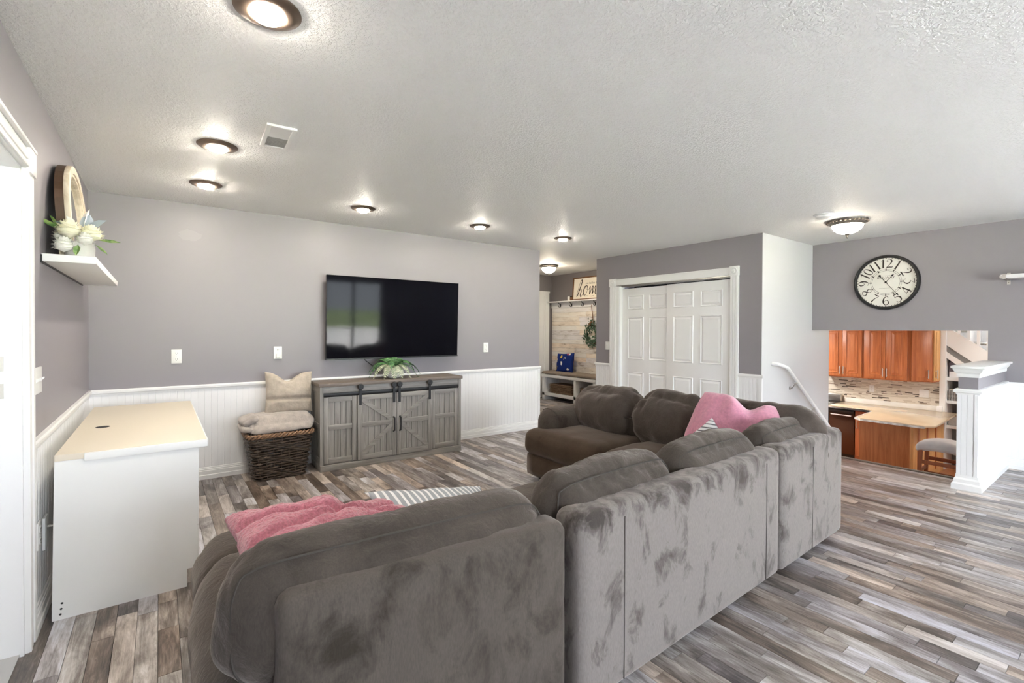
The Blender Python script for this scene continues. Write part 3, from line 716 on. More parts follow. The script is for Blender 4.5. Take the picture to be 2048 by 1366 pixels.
for lx in (1.22, 2.6):
    for ly in (1.3, 2.1): objw('foot', MB().lathe([(.022, 0), (.028, .04)], (lx, ly, 0), 12), 'black', sm_)
# -- right piece: corner plus rolled-arm seats
rs = thing('corner_sofa', 'dark brown suede corner sectional piece with one rolled arm, before the white closet doors', 'sofa', (3.13, 2.3, 0))
objw('back_panel', softbox((.905, .14, .675), .035, (0, .003, 0), .0012, 4, 31., (28, 8, 24)).xf(T(3.148, 1.265, .372, A2)), 'suede_back_lit', rs, angle=180)
objw('seam', MB().box(3.10-.0015, 3.10+.0015, 1.1895, 1.196, .06, .66), 'seam_pale', rs)
objw('back_panel', softbox((.14, 2.15, .675), .035, (0.004, 0, 0), .004, 4, 33., (8, 40, 20)).xf(T(3.53, 2.34, .372)), 'suede_mid', rs, angle=180)
objw('base', softbox((.88, 2.14, .20), .025, (0, 0, 0), 0, 1, 0, (12, 20, 4)).xf(T(3.13, 2.34, .132)), 'suede_front_shaded', rs, angle=180)
objw('seat_cushion', softbox((.70, .94, .235), .085, (.012, .01, .025), .006, 5, 34., (24, 28, 12), None, .004).xf(T(3.0, 2.955, .335)), 'suede_front_shaded', rs, angle=180)
objw('seat_cushion', softbox((.70, .66, .235), .085, (.012, .01, .03), .006, 5, 36., (24, 22, 12), None, .004).xf(T(3.0, 2.155, .33)), 'suede_front_shaded', rs, angle=180)
objw('seat_cushion', softbox((.80, .60, .235), .085, (.012, .01, .02), .006, 5, 37., (24, 20, 12)).xf(T(3.05, 1.55, .33)), 'suede_mid', rs, angle=180)
arm = objw('arm', softbox((.78, .27, .50), .132, (.006, .008, .01), .004, 4, 38., (26, 14, 18), lambda p, u: Vector((p.x, p.y*(1 if p.z > .02 else .93), p.z))).xf(T(3.15, 3.275, .385)), 'suede_mid', rs, angle=180)
obj('seam', loopseam((.78, .27, .50), .132, (.006, .008, .01), -.80, axis=0, rad=.003).xf(T(3.15, 3.275, .385)).xf(Matrix.Translation(-rs.location)), 'seam', arm)
def sag(p, u):
    p.y *= 1-.10*max(0, -u[2])**2-.05*max(0, u[2])**2; p.z -= .02*u[1]**2*(u[2] > 0); return p
cushion(rs, 'back_cushion', (.30, .76, .44), T(3.265, 2.93, .60, 0, 0, R(8)), 'suede_mid', .14, (.06, .03, .04), 41., (20, 48, 34), .024, .028, (), 7., sag)
cushion(rs, 'back_cushion', (.30, .66, .44), T(3.265, 2.27, .615, 0, 0, R(8)), 'suede_mid', .14, (.06, .025, .04), 43., (20, 44, 34), .022, .028, (), 7., sag)
cushion(rs, 'back_cushion', (.26, .80, .41), T(3.33, 1.62, .625, 0, 0, R(4)), 'suede_mid', .12, (.03, .02, .03), 45., (18, 44, 28), .018, .022, (), 7.)
cushion(rs, 'back_cushion', (.68, .24, .35), T(3.055, 1.385, .600, A2, R(-3)), 'suede', .12, (.02, .03, .03), 47., (36, 16, 24), .011, .014, (-.80,), 12.)
for lx in (2.78, 3.5):
    for ly in (1.4, 3.3): objw('foot', MB().lathe([(.022, 0), (.028, .04)], (lx, ly, 0), 12), 'black', rs)

# ================================================================== THROW PILLOWS
def chop(depth, wid=.35):
    def f(p, u, v):
        k = math.exp(-(u/wid)**2)*max(0, (v+.2)/1.2)**2
        p.z -= depth*k; p.y += (.05*k if p.y > 0 else -.01*k); return p
    return f
def pil(name, label, mat, w, h, t, loc, rot, group=None, **k):
    root = thing(name, label, 'pillow', loc, rot=rot, group=group)
    obj('cover', pillow_mb(w, h, t, **k), mat, root, angle=180); return root
def crease(p, u, v):
    p = chop(.05, .25)(p, u, v)
    for (a, b, c, d) in ((.35, 1.0, .05, .028), (-.5, 1.0, .0, .022), (1.0, -.35, -.1, .02)):
        q = (a*u+b*v-c); p.y -= math.copysign(d*math.exp(-(q/.09)**2), p.y)*min(1, abs(p.y)/.03)
    return p
pil('throw_pillow', 'pink sherpa fleece pillow with a dented middle, lying on the near chaise piece', 'sherpa', .74, .42, .26, (.562, 1.655, .520), (R(-84), R(11), R(2)), n=160, seed=3., warp=crease, fine=.0035, ffreq=75., amp=.03, freq=5.)
pil('throw_pillow', 'grey and white striped pillow behind the fleece pink one on the chaise', 'stripe', .62, .40, .10, (1.02, 1.72, .475), (R(-77), R(8), R(-2)), n=40, seed=8., amp=.006, pinch=.13)
def slump(p, u, v):
    k = (v+1)/2
    p.x *= 1-.36*k**1.3; p.z -= .075*math.exp(-((u-.22)/.30)**2)*max(0, k)**2; p.z -= .03*u*k; p.y += .09*k*k*max(0, u); p.y -= .04*math.exp(-((u+.1)/.25)**2)*k; return p
pil('throw_pillow', 'plush pink pillow slumped in the sofa corner by the stair wall', 'sherpa2', .80, .52, .26, (3.05, 1.63, .40), (R(-16), R(0), R(-72)), n=90, seed=14., warp=slump, amp=.03, freq=5., fine=.0015, ffreq=110., power=.34, rnd=.16, pinch=.03)
def diamond(p, u, v):
    a = R(50); x, z = p.x, p.z-.21; p.x = x*cos(a)+z*sin(a); p.z = -x*sin(a)+z*cos(a)+.22; return p
pil('throw_pillow', 'white pillow with thin dark stripes, only its corner showing beside the plush pink pillow', 'stripe2', .42, .42, .12, (2.82, 1.72, .265), (R(-8), 0, R(-76)), n=30, seed=19., warp=diamond, amp=.004)

# ================================================================== TV STAND
tv_s = thing('tv_stand', 'grey washed wood sideboard with two sliding barn doors under the television', 'cabinet', (1.21, 4.645, 0), R(-1.8))
W, D = 1.495, .37
obj('plinth', MB().box(0, W, -.010, D, 0, .058), 'greywood_h', tv_s, bevel=.002)
obj('top', MB().box(-.012, W+.012, -.018, D, .80, .832), 'greytop', tv_s, bevel=.003)
obj('carcass', MB().box(.03, W-.03, .045, D, .058, .80), 'dark', tv_s)
for x0 in (0, W-.03):
    obj('corner_post', B(x0, x0+.03, 0, .035, .058, .80), 'greywood', tv_s)
    obj('corner_post', B(x0, x0+.03, D-.035, D, .058, .80), 'greywood', tv_s)
    xs = x0 if x0 == 0 else W-.03
    for z0, z1 in ((.058, .12), (.40, .445), (.745, .80)): obj('side_rail', B(xs+.002, xs+.028, .035, D-.035, z0, z1), 'greywood_h', tv_s)
    for k in range(5):
        y0 = .035+k*(D-.07)/5
        for z0, z1 in ((.12, .40), (.445, .745)): obj('side_plank', B(xs+.008, xs+.024, y0+.0015, y0+(D-.07)/5-.0015, z0, z1), 'greywood', tv_s)
obj('header_board', B(.03, W-.03, .010, .045, .737, .80), 'greywood_h', tv_s, bevel=.001)
obj('track', B(.03, W-.03, -.004, .006, .709, .735), 'black', tv_s, bevel=.001)
def stand_door(name, x0, x1, y, npl, barn=0, label=None):
    d = obj(name, MB().box(x0, x1, y+.006, y+.018, .064, .70), 'dark', tv_s)
    if label: d['label'] = label
    s, zb, zt, zm = .046, .115, .652, .385
    for a, b in ((x0, x0+s), (x1-s, x1)): obj('stile', B(a+.001, b-.001, y-.010, y+.006, .064, .70), 'greywood', d, bevel=.0015)
    for a, b in ((.064, zb), (zm, zm+.046), (zt, .70)): obj('rail', B(x0+s, x1-s, y-.009, y+.006, a, b), 'greywood_h', d, bevel=.0015)
    pw = (x1-x0-2*s)/npl
    for k in range(npl):
        a = x0+s+k*pw
        for z0, z1 in ((zb, zm), (zm+.046, zt)): obj('plank', B(a+.0022, a+pw-.0022, y+.002, y+.009, z0, z1), 'greywood', d)
    if barn:
        xa, xb = (x0+s, x1-s) if barn > 0 else (x1-s, x0+s)
        for (za, zc) in ((zt, zm+.046), (zb, zm)):
            p0, p1 = Vector((xa, za)), Vector((xb, zc)); t = (p1-p0).normalized(); nn = Vector((-t.y, t.x))*.019
            obj('brace', MB().prism([tuple(p0+nn), tuple(p1+nn), tuple(p1-nn), tuple(p0-nn)], 'y', y-.0095, y+.005), 'greywood_h', d)
        hx = x1-.032 if barn > 0 else x0+.032
        obj('handle', MB().tube([(hx, y-.010, .312), (hx, y-.036, .32), (hx, y-.038, .385), (hx, y-.036, .447), (hx, y-.010, .455)], [.010, .008, .0075, .008, .010], 8), 'black', d)
        for rx in (x0+.026, x1-.030):
            h = MB().box(rx-.012, rx+.012, y-.018, y-.011, .605, .80)
            h.lathe([(0, -.030), (.022, -.030), (.029, -.024), (.029, -.016), (.020, -.010)], (rx, y, .785), 20, 'y')
            h.lathe([(0, -.036), (.008, -.036), (.008, -.028)], (rx, y, .785), 10, 'y')
            obj('roller_hanger', h, 'black', d)
    return d
stand_door('fixed_panel', .033, .345, .016, 4)
stand_door('barn_door', .345, .742, -.008, 5, 1)
stand_door('barn_door', .744, 1.137, -.008, 5, -1)
stand_door('fixed_panel', 1.137, W-.033, .016, 4)

# ================================================================== TELEVISION
tv = thing('television', 'large black flat television hung on the lavender wall over the grey sideboard', 'television', (2.105, 4.955, 1.463), rot=(R(2.2), 0, R(-.6)))
obj('body', MB().box(-.755, .755, -.012, .022, -.43, .43).box(-.45, .45, .02, .05, -.28, .15), 'bezel', tv, bevel=.004)
obj('screen', MB().box(-.751, .751, -.0155, -.011, -.418, .430), 'screen', tv)
obj('bottom_bezel', MB().box(-.755, .755, -.0175, -.011, -.432, -.417), 'bezel', tv)
obj('maker_mark', MB().box(-.742, -.67, -.0182, -.0172, -.427, -.4245), 'pewter', tv)
obj('wall_mount', MB().box(-.22, .22, .05, .095, -.12, .10), 'black', tv)
tag(obj('power_cord', MB().tube([(1.745, 5.02, 1.06), (1.77, 5.012, 1.015), (1.85, 5.01, .95), (1.90, 5.02, .90), (1.93, 5.04, .86)], .004, 6), 'black'), 'thin black cord running down from the television behind the fern', 'cord')

# ================================================================== FERN
fr = thing('potted_fern', 'variegated fern in a round white pot on the grey sideboard', 'plant', (2.00, 4.80, .832))
obj('pot', MB().lathe([(.045, 0), (.075, .008), (.098, .035), (.102, .065), (.088, .098), (.078, .104), (.070, .098), (.03, .085), (0, .085)], n=32), 'ceramic', fr)
rnd = random.Random(5)
def frond(ang, L, lift, droop, pale):
    m = MB(); pts = []; N = 20
    for i in range(N+1):
        t = i/N; r = L*t; z = .09+lift*sin(t*2.0)*1.05-droop*t**2.4
        pts.append(Vector((cos(ang)*r, sin(ang)*r, max(z, .022-.01*t))))
    m.tube(pts, [.003*(1-.7*i/N) for i in range(N+1)], 5)
    side = Vector((-sin(ang), cos(ang), 0))
    for i in range(2, N+1):
        for sub in (0,):
            t = (i-sub)/N; k = min(int(t*N), N-1); f = t*N-k
            p = pts[k].lerp(pts[k+1], f); tg = (pts[k+1]-pts[k]).normalized(); ln = .055*sin(pi*min(1, t*.92+.08))**.7*(1.0 if t < .9 else .6)+.006
            for sg in (-1, 1):
                d = (side*sg+tg*.45+Vector((0, 0, -.18))).normalized(); wv = tg*.0062
                nn = d.cross(tg).normalized()*.003
                m.add([p-wv, p+d*ln*.5-wv*1.1+nn, p+d*ln, p+d*ln*.5+wv*1.1+nn, p+wv], [(0, 1, 2, 3, 4)])
    return m
spec = [(200, .27, .10, .17, 1), (225, .25, .10, .20, 1), (250, .20, .09, .20, 1), (275, .19, .09, .20, 1), (300, .22, .10, .19, 1), (330, .26, .10, .20, 0), (355, .29, .12, .17, 0),
        (15, .27, .13, .14, 0), (45, .22, .14, .10, 0), (75, .16, .14, .05, 0), (105, .17, .14, .06, 0), (135, .22, .14, .10, 0), (160, .26, .12, .15, 0), (182, .27, .12, .18, 0), (240, .20, .13, .10, 0), (310, .20, .13, .09, 0)]
for a, L, l, d, pl in spec: obj('frond', frond(R(a), L, l, d, pl), 'fern_pale' if pl else 'fern', fr)

# ================================================================== BASKET, BLANKET, LINEN PILLOW
bk = thing('wicker_basket', 'dark woven wicker basket standing left of the grey sideboard', 'basket', (.885, 4.83, 0))
def rrect(a, b, r, n):
    pts = []; per = 2*(a+b)*2
    for k in range(n):
        t = 2*pi*k/n; c, s = cos(t), sin(t); e = .22
        pts.append((a*math.copysign(abs(c)**e if abs(c) > 1e-9 else 0, c), b*math.copysign(abs(s)**e if abs(s) > 1e-9 else 0, s)))
    # resample evenly
    P = [Vector(p) for p in pts]; cum = [0]
    for i in range(n): cum.append(cum[-1]+(P[(i+1) % n]-P[i]).length)
    out = []; j = 0
    for k in range(n):
        q = cum[-1]*k/n
        while cum[j+1] < q: j += 1
        f = (q-cum[j])/max(1e-9, cum[j+1]-cum[j]); out.append(P[j].lerp(P[(j+1) % n], f))
    return out
HB = .395
def bdim(z): t = z/HB; return .205+.062*t, .150+.035*t
weave = MB(); NB = 96
for row in range(19):
    z = .012+row*.0202; a, b = bdim(z); pp = rrect(a, b, .05, NB); pts = []
    for k, p in enumerate(pp):
        ph = (k*24/NB+row)*pi; off = .0095*cos(ph)
        nrm = Vector((p.x/a**2, p.y/b**2)).normalized()
        pts.append((p.x+nrm.x*off, p.y+nrm.y*off, z+.006*sin(k*2*pi/NB*3+row)+rnd.uniform(-.0015, .0015)))
    weave.tube(pts, .0082, 6, closed=True)
w_ = obj('weave', weave, 'wicker', bk); w_['kind'] = 'stuff'
stk = MB()
for k in range(24):
    lo = rrect(*bdim(0), .05, 24)[k]; hi = rrect(*bdim(HB), .05, 24)[k]; stk.tube([(lo.x*.985, lo.y*.98, 0), (hi.x*.985, hi.y*.98, HB)], .005, 5)
s_ = obj('stakes', stk, 'wicker', bk); s_['kind'] = 'stuff'
obj('base_panel', MB().box(-.195, .195, -.14, .14, .004, .014), 'wicker', bk)
a, b = bdim(HB); pp = rrect(a, b, .05, 150)
for q in (0, 1, 2):
    pts = []
    for k, p in enumerate(pp):
        nrm = Vector((p.x/a**2, p.y/b**2)).normalized(); th = k*2*pi*17/150+q*2*pi/3
        pts.append((p.x+nrm.x*(.006+.012*cos(th)), p.y+nrm.y*(.006+.012*cos(th)), HB+.004+.014*sin(th)))
    obj('rim_braid', MB().tube(pts, .009, 5, closed=True), 'wicker_rim', bk)
bl = thing('folded_blanket', 'beige fleece blanket folded on the wicker basket', 'blanket', (.885, 4.845, .418))
obj('fold', softbox((.54, .31, .14), .07, (.01, .02, .02), .016, 6, 51., (34, 22, 12), lambda p, u: Vector((p.x, p.y, p.z-.05*max(0, -u[1])**3*(u[2] > -.5))), .012, 10.).xf(T(.02, -.02, .075)), 'blanket', bl, angle=180)
obj('fold', softbox((.14, .26, .06), .028, (0, 0, 0), .008, 9, 53., (12, 16, 8)).xf(T(-.245, -.03, .115, 0, 0, R(-18))), 'blanket', bl, angle=180)
obj('fold', softbox((.12, .24, .055), .026, (0, 0, 0), .008, 9, 55., (12, 16, 8)).xf(T(-.265, -.04, .045, 0, 0, R(15))), 'blanket', bl, angle=180)
def linw(p, u, v):
    p = chop(.085, .42)(p, u+.08, v)
    k = math.exp(-((v+.32)/.10)**2); p.y += (.03*k if p.y < 0 else 0); p.z *= .98; return p
pil('throw_pillow', 'beige linen pillow propped on the folded blanket in the basket', 'linen', .42, .40, .17, (.985, 4.855, .553), (R(-9), R(2), R(2)), n=60, seed=61., warp=linw, amp=.02, freq=7., pinch=.05)

# ================================================================== DESK
dk = thing('desk', 'white and cream laminate desk standing along the left wall', 'desk', (-.398, 2.988, 0))
obj('end_panel', MB().prism([(0, 0), (.512, 0), (.512, .092), (.552, .092), (.566, .728), (.012, .745)], 'y', 0, .018), 'deskwhite', dk)
obj('end_panel', MB().prism([(0, 0), (.512, 0), (.512, .092), (.552, .092), (.566, .728), (.012, .745)], 'y', 1.62, 1.638), 'deskwhite', dk)
obj('front_panel', B(.535, .552, .018, .62, .10, .73), 'deskwhite', dk)
for z0, z1 in ((.105, .30), (.305, .50), (.505, .69)):
    f = obj('drawer', B(.552, .566, .03, .60, z0, z1), 'deskwhite', dk, bevel=.002)
obj('back_panel', B(.015, .03, .018, 1.62, .25, .73), 'deskwhite', dk)
obj('top', MB().box(.012, .60, -.004, 1.66, .732, .762), 'cream', dk, bevel=.003)
obj('edge_strip', MB().box(.115, .604, -.016, -.002, .722, .760).box(.598, .606, -.016, 1.66, .722, .760), 'deskwhite', dk, bevel=.004)
obj('grommet_hole', MB().lathe([(0, 0), (.032, 0), (.034, .0012)], (.13, .70, .7621), 24), 'plastic_dark', dk)
for x, z in ((.035, .075), (.032, .050), (.029, .025)): obj('screw_hole', MB().lathe([(0, 0), (.005, 0)], (x, -.0006, z), 10, 'y'), 'plastic_dark', dk)

# ================================================================== CORNER SHELF WITH MIRROR AND FLOWERS
ls = thing('wall_shelf', 'white floating shelf on the left wall carrying the arched mirror', 'shelf', (XL, 3.15, 1.664))
obj('board', MB().box(.002, .200, 0, 1.53, 0, .036), 'white2', ls, bevel=.002)
obj('cleat', MB().box(.0, .006, -.004, 1.53, -.008, .030), 'black', ls)
mi = thing('arched_mirror', 'arched mirror in a pale washed wood frame leaning on the left shelf', 'mirror', (XL+.062, 3.66, 1.70), rot=(0, R(-3.6), 0))
def arch(hw, hs, n=20, off=0.):
    pts = [(-hw+off, off*0), (-hw+off, hs)]
    rz_ = .545-hs-off
    for k in range(1, n): a = pi-pi*k/n; pts.append(((hw-off)*cos(a), hs+rz_*sin(a)))
    pts += [(hw-off, hs), (hw-off, 0)]; return pts
def archring(o, i, x0, x1):
    m = MB(); n = len(o); P = lambda q, x: (x, q[0], q[1])
    vs = [P(q, x0) for q in o]+[P(q, x0) for q in i]+[P(q, x1) for q in o]+[P(q, x1) for q in i]; fs = []
    for k in range(n-1):
        fs += [(k, k+1, n+k+1, n+k), (2*n+k, 3*n+k, 3*n+k+1, 2*n+k+1), (k, 2*n+k, 2*n+k+1, k+1), (n+k, n+k+1, 3*n+k+1, 3*n+k)]
    fs += [(0, n, 3*n, 2*n), (n-1, 3*n-1, 4*n-1, 2*n-1)]
    return m.add(vs, fs)
oo, ii = arch(.38, .26), arch(.38, .26, off=.042)
obj('back_box', archring(arch(.375, .26), arch(.375, .26, off=.05), -.012, .022), 'mirrorback', mi)
obj('frame', archring(oo, ii, .022, .046), 'mirrorframe', mi, bevel=.003)
obj('inner_frame', archring(ii, arch(.38, .26, off=.055), .022, .038), 'mirrorframe', mi)
obj('sill', MB().box(-.012, .046, -.378, .378, 0, .045), 'mirrorframe', mi)
obj('glass', MB().prism(arch(.378, .26, off=.05), 'x', .018, .024), 'mirror', mi)
vs = thing('flower_vase', 'small bunch of white flowers in a clear glass jar on the left shelf', 'flowers', (XL+.128, 3.27, 1.70)); vs.scale = (1.22, 1.22, 1.22)
obj('jar', MB().lathe([(.040, 0), (.048, .006), (.050, .04), (.046, .062), (.048, .066), (.042, .064), (.044, .04), (.040, .008), (0, .008)], n=24), 'jar', vs)
for a, x, y in ((0, .01, 0), (2, -.01, .01), (4, 0, -.012)): obj('stem', MB().tube([(x, y, .012), (x*2, y*2, .05), (x*3, y*3, .09)], .003, 6), 'leaf', vs)
def mum(c, r, mat):
    m = MB(); rn = random.Random(int(c[0]*999+c[2]*777))
    for ring in range(6):
        for k in range(9+ring*2):
            a = 2*pi*(k+ring*.5)/(9+ring*2); el = pi/2-ring*.36+rn.uniform(-.1, .1)
            d = Vector((cos(a)*cos(el), sin(a)*cos(el), sin(el))); s = Vector((-sin(a), cos(a), 0))*r*.17; p = Vector(c)
            m.add([p+d*r*.35-s*.5, p+d*r*.8-s, p+d*r, p+d*r*.8+s, p+d*r*.35+s*.5], [(0, 1, 2, 3, 4)])
    m.lathe([(0, -.6*r), (.6*r, -.3*r), (.75*r, .1*r), (.5*r, .5*r), (0, .62*r)], c, 14); return obj('flower_head', m, mat, vs)
mum((-.030, -.035, .105), .050, 'petal'); mum((.038, -.022, .098), .046, 'petal'); mum((-.055, .0, .085), .036, 'petal2'); mum((.02, -.045, .072), .036, 'petal2'); mum((-.045, -.04, .042), .042, 'petal2')
def leaf(p, d, L, w, mat, up=(0, 0, 1)):
    p, d = Vector(p), Vector(d).normalized(); s = d.cross(Vector(up)).normalized()*w; n_ = s.cross(d).normalized()*w*.35
    return obj('leaf', MB().add([p, p+d*L*.35-s+n_, p+d*L*.7-s*.8+n_, p+d*L, p+d*L*.7+s*.8+n_, p+d*L*.35+s+n_, p+d*L*.5-n_], [(0, 1, 6), (1, 2, 6), (2, 3, 6), (3, 4, 6), (4, 5, 6), (5, 0, 6)], True), mat, vs)
leaf((-.05, -.01, .11), (-1, -.2, .5), .09, .020, 'leaf'); leaf((-.06, 0, .12), (-.6, 0, .9), .06, .016, 'leaf'); leaf((.06, -.02, .08), (1, -.1, -.05), .075, .016, 'leaf')
leaf((.05, -.03, .06), (.6, -.2, -.6), .06, .012, 'leaf'); leaf((0, 0, .13), (-1, -.2, .15), .08, .022, 'lambsear'); leaf((.02, 0, .125), (.8, 0, .55), .08, .028, 'lambsear')
leaf((.02, .01, .12), (.2, -.3, 1), .07, .026, 'lambsear'); leaf((.01, 0, .13), (.25, .1, 1), .085, .022, 'petal2'); leaf((-.02, -.03, .12), (-.3, -.3, .8), .05, .02, 'petal2'); leaf((0, -.06, .05), (-.1, -.3, -1), .05, .012, 'leaf')

# ================================================================== WALL PLATES
def outlet(label, loc, rz, slim=False):
    t = thing('wall_outlet', label, 'outlet', loc, rz, 'electrical wall plates')
    obj('plate', B(-.037, .037, -.007, 0, -.06, .06), 'plastic', t, bevel=.002)
    for z in (-.026, .026):
        r = obj('receptacle', MB().lathe([(.0165, -.0068), (.0165, -.010), (0, -.010)], (0, 0, z), 18, 'y'), 'plastic', t)
        s = MB().box(-.0072, -.0048, -.0106, -.0098, z-.001, z+.009).box(.0048, .0072, -.0106, -.0098, z-.001, z+.009).box(-.002, .002, -.0106, -.0098, z-.010, z-.006)
        obj('slot', s, 'plastic_dark', r)
    obj('screw', MB().lathe([(.003, -.007), (.003, -.0085), (0, -.0085)], (0, 0, 0), 8, 'y'), 'nickel', t)
    return t
def switch(label, loc, rz, n=1, kind='toggle'):
    t = thing('light_switch', label, 'switch', loc, rz, 'electrical wall plates'); w = .037+.023*(n-1)
    obj('plate', B(-w, w, -.007, 0, -.06, .06), 'plastic', t, bevel=.002)
    for k in range(n):
        x = (k-(n-1)/2)*.046
        if kind == 'rocker': obj('rocker', MB().prism([(-.0075, -.032), (-.014, -.030), (-.0085, 0), (-.0075, .032)], 'x', x-.016, x+.016), 'plastic', t)
        else: obj('toggle', MB().prism([(-.007, -.008), (-.007, .008), (-.020, .014), (-.021, .008)], 'x', x-.005, x+.005), 'plastic', t)
    return t
outlet('white outlet on the lavender wall above the white desk', (.122, YT, 1.103), 0)
t = outlet('white outlet with a plugged adapter, on the wall left of the television', (.923, YT, 1.115), 0)
obj('plug_adapter', B(-.016, .016, -.024, -.010, -.05, -.008), 'plastic', t, bevel=.004)
outlet('white outlet on the lavender wall right of the television', (3.331, YT, 1.121), 0)
switch('single white switch beside the closet door casing', (XC, 4.897, 1.113), R(-90))
switch('white three toggle switch plate on the left wall over the chair rail', (XL, 3.035, 1.104), R(90), 3)
outlet('white outlet low on the left beadboard nearest the doorway', (XL+.008, 2.993, .408), R(90))
t = thing('wall_jack', 'flat white cable plate low on the left beadboard behind the desk edge', 'outlet', (XL+.008, 3.122, .378), R(90), 'electrical wall plates')
obj('plate', B(-.042, .042, -.012, 0, -.075, .075), 'plastic', t, bevel=.003)
obj('connector', MB().lathe([(.006, -.012), (.006, -.030), (.003, -.030), (.003, -.04), (0, -.04)], (.015, 0, .02), 10, 'y'), 'nickel', t)

# ================================================================== CEILING LIGHTS
def recessed(label, x, y):
    t = thing('recessed_light', label, 'ceiling light', (x, y, HH), group='recessed ceiling lights')
    obj('trim_ring', MB().lathe([(.107, 0), (.107, -.004), (.098, -.010), (.080, -.016), (.064, -.019), (.056, -.016), (.054, -.008), (0, -.006)], n=48), 'bronze', t)
    obj('lens', MB().lathe([(.055, -.012), (.053, -.022), (.044, -.030), (.028, -.035), (0, -.037)], n=32), 'lens', t)
    return t
recessed('large lit recessed bronze light at the top edge, closest to the camera', .305, 1.83)
recessed('lit recessed bronze light left of the square ceiling vent', .285, 3.35)
recessed('lit recessed bronze light nearest the corner above the desk', .290, 4.285)
recessed('lit recessed bronze light above the left half of the television wall', 1.489, 4.275)
recessed('lit recessed bronze light above the right end of the television wall', 2.724, 4.25)
recessed('small lit recessed bronze light near the hall opening', 3.871, 4.207)
def flush(label, x, y, z, r, gm='dome'):
    t = thing('flush_light', label, 'ceiling light', (x, y, z), group='bowl ceiling lights')
    obj('rim', MB().lathe([(r*.62, 0), (r, -.004), (r*1.0, -.016), (r*.93, -.030), (r*.86, -.036), (r*.80, -.048), (r*.74, -.046), (r*.72, -.03)], n=40, cap=False), 'pewter', t)
    m = MB()
    for k in range(28):
        a = 2*pi*k/28; m.lathe([(0, -.010), (.011, -.006), (.013, 0), (.008, .005), (0, .007)], (r*.965*cos(a), r*.965*sin(a), -.018), 6)
    obj('scroll_relief', m, 'bronze', t)
    obj('glass_bowl', MB().lathe([(r*.78, -.040), (r*.75, -.062), (r*.64, -.092), (r*.44, -.118), (r*.2, -.132), (0, -.135)], n=36), gm, t)
    obj('finial', MB().lathe([(0, -.128), (.022, -.132), (.018, -.142), (.008, -.148), (.009, -.158), (.005, -.166), (.004, -.176), (0, -.180)], n=14), 'pewter', t)
    return t
flush('lit alabaster bowl ceiling light with pewter rim near the wall clock', 5.49, 1.825, HH, .172)
flush('lit alabaster bowl ceiling light in the hall beyond the television wall', 5.30, 6.11, HH, .155, 'dome_hall')
t = thing('smoke_detector', 'white smoke detector on the ceiling beside the bowl light', 'smoke detector', (5.03, 1.865, HH))
obj('base', MB().lathe([(.085, 0), (.085, -.010), (.075, -.014)], n=28), 'plastic', t)
obj('cover', MB().lathe([(.066, -.012), (.064, -.030), (.052, -.038), (0, -.040)], n=28), 'plastic', t)
vt = thing('ceiling_vent', 'square white ceiling vent with grey louvres and a plain lower half', 'vent', (.548, 2.98, HH), R(-3))
obj('frame', MB().box(-.075, -.052, -.172, .172, -.014, 0).box(.052, .075, -.172, .172, -.014, 0).box(-.052, .052, .15, .172, -.014, 0).box(-.052, .052, -.172, -.15, -.014, 0), 'plastic', vt, bevel=.003)
obj('cover_plate', B(-.052, .052, -.150, .005, -.010, -.002), 'plastic', vt)
obj('backing', B(-.052, .052, .005, .15, -.004, 0), 'greyplank', vt)
for k in range(11): obj('louvre', MB().prism([(.008+k*.0128, -.012), (.0115+k*.0128, -.012), (.0165+k*.0128, -.004), (.013+k*.0128, -.004)], 'x', -.052, .052), 'carpet', vt)

# ================================================================== LETTERING HELPERS
def spline(pts, ws, n=8):
    P = [Vector(p) for p in pts]; out = []; wo = []
    for i in range(len(P)-1):
        a, b, c, d = P[max(i-1, 0)], P[i], P[i+1], P[min(i+2, len(P)-1)]
        for k in range(n):
            t = k/n; out.append(.5*((2*b)+(c-a)*t+(2*a-5*b+4*c-d)*t*t+(3*b-a-3*c+d)*t**3)); wo.append(ws[i]*(1-t)+ws[i+1]*t)
    out.append(P[-1]); wo.append(ws[-1]); return out, wo
def ribbon(mb, pts, ws, fn, smooth=True, n=8):
    if smooth and len(pts) > 2: pts, ws = spline(pts, ws, n)
    else: pts = [Vector(p) for p in pts]
    vs = []
    for i, p in enumerate(pts):
        t = pts[min(i+1, len(pts)-1)]-pts[max(i-1, 0)]; t = t.normalized() if t.length > 1e-9 else Vector((1, 0)); nn = Vector((-t.y, t.x))*ws[i]/2
        vs += [fn(p+nn), fn(p-nn)]
    return mb.add(vs, [(2*i, 2*i+1, 2*i+3, 2*i+2) for i in range(len(pts)-1)])
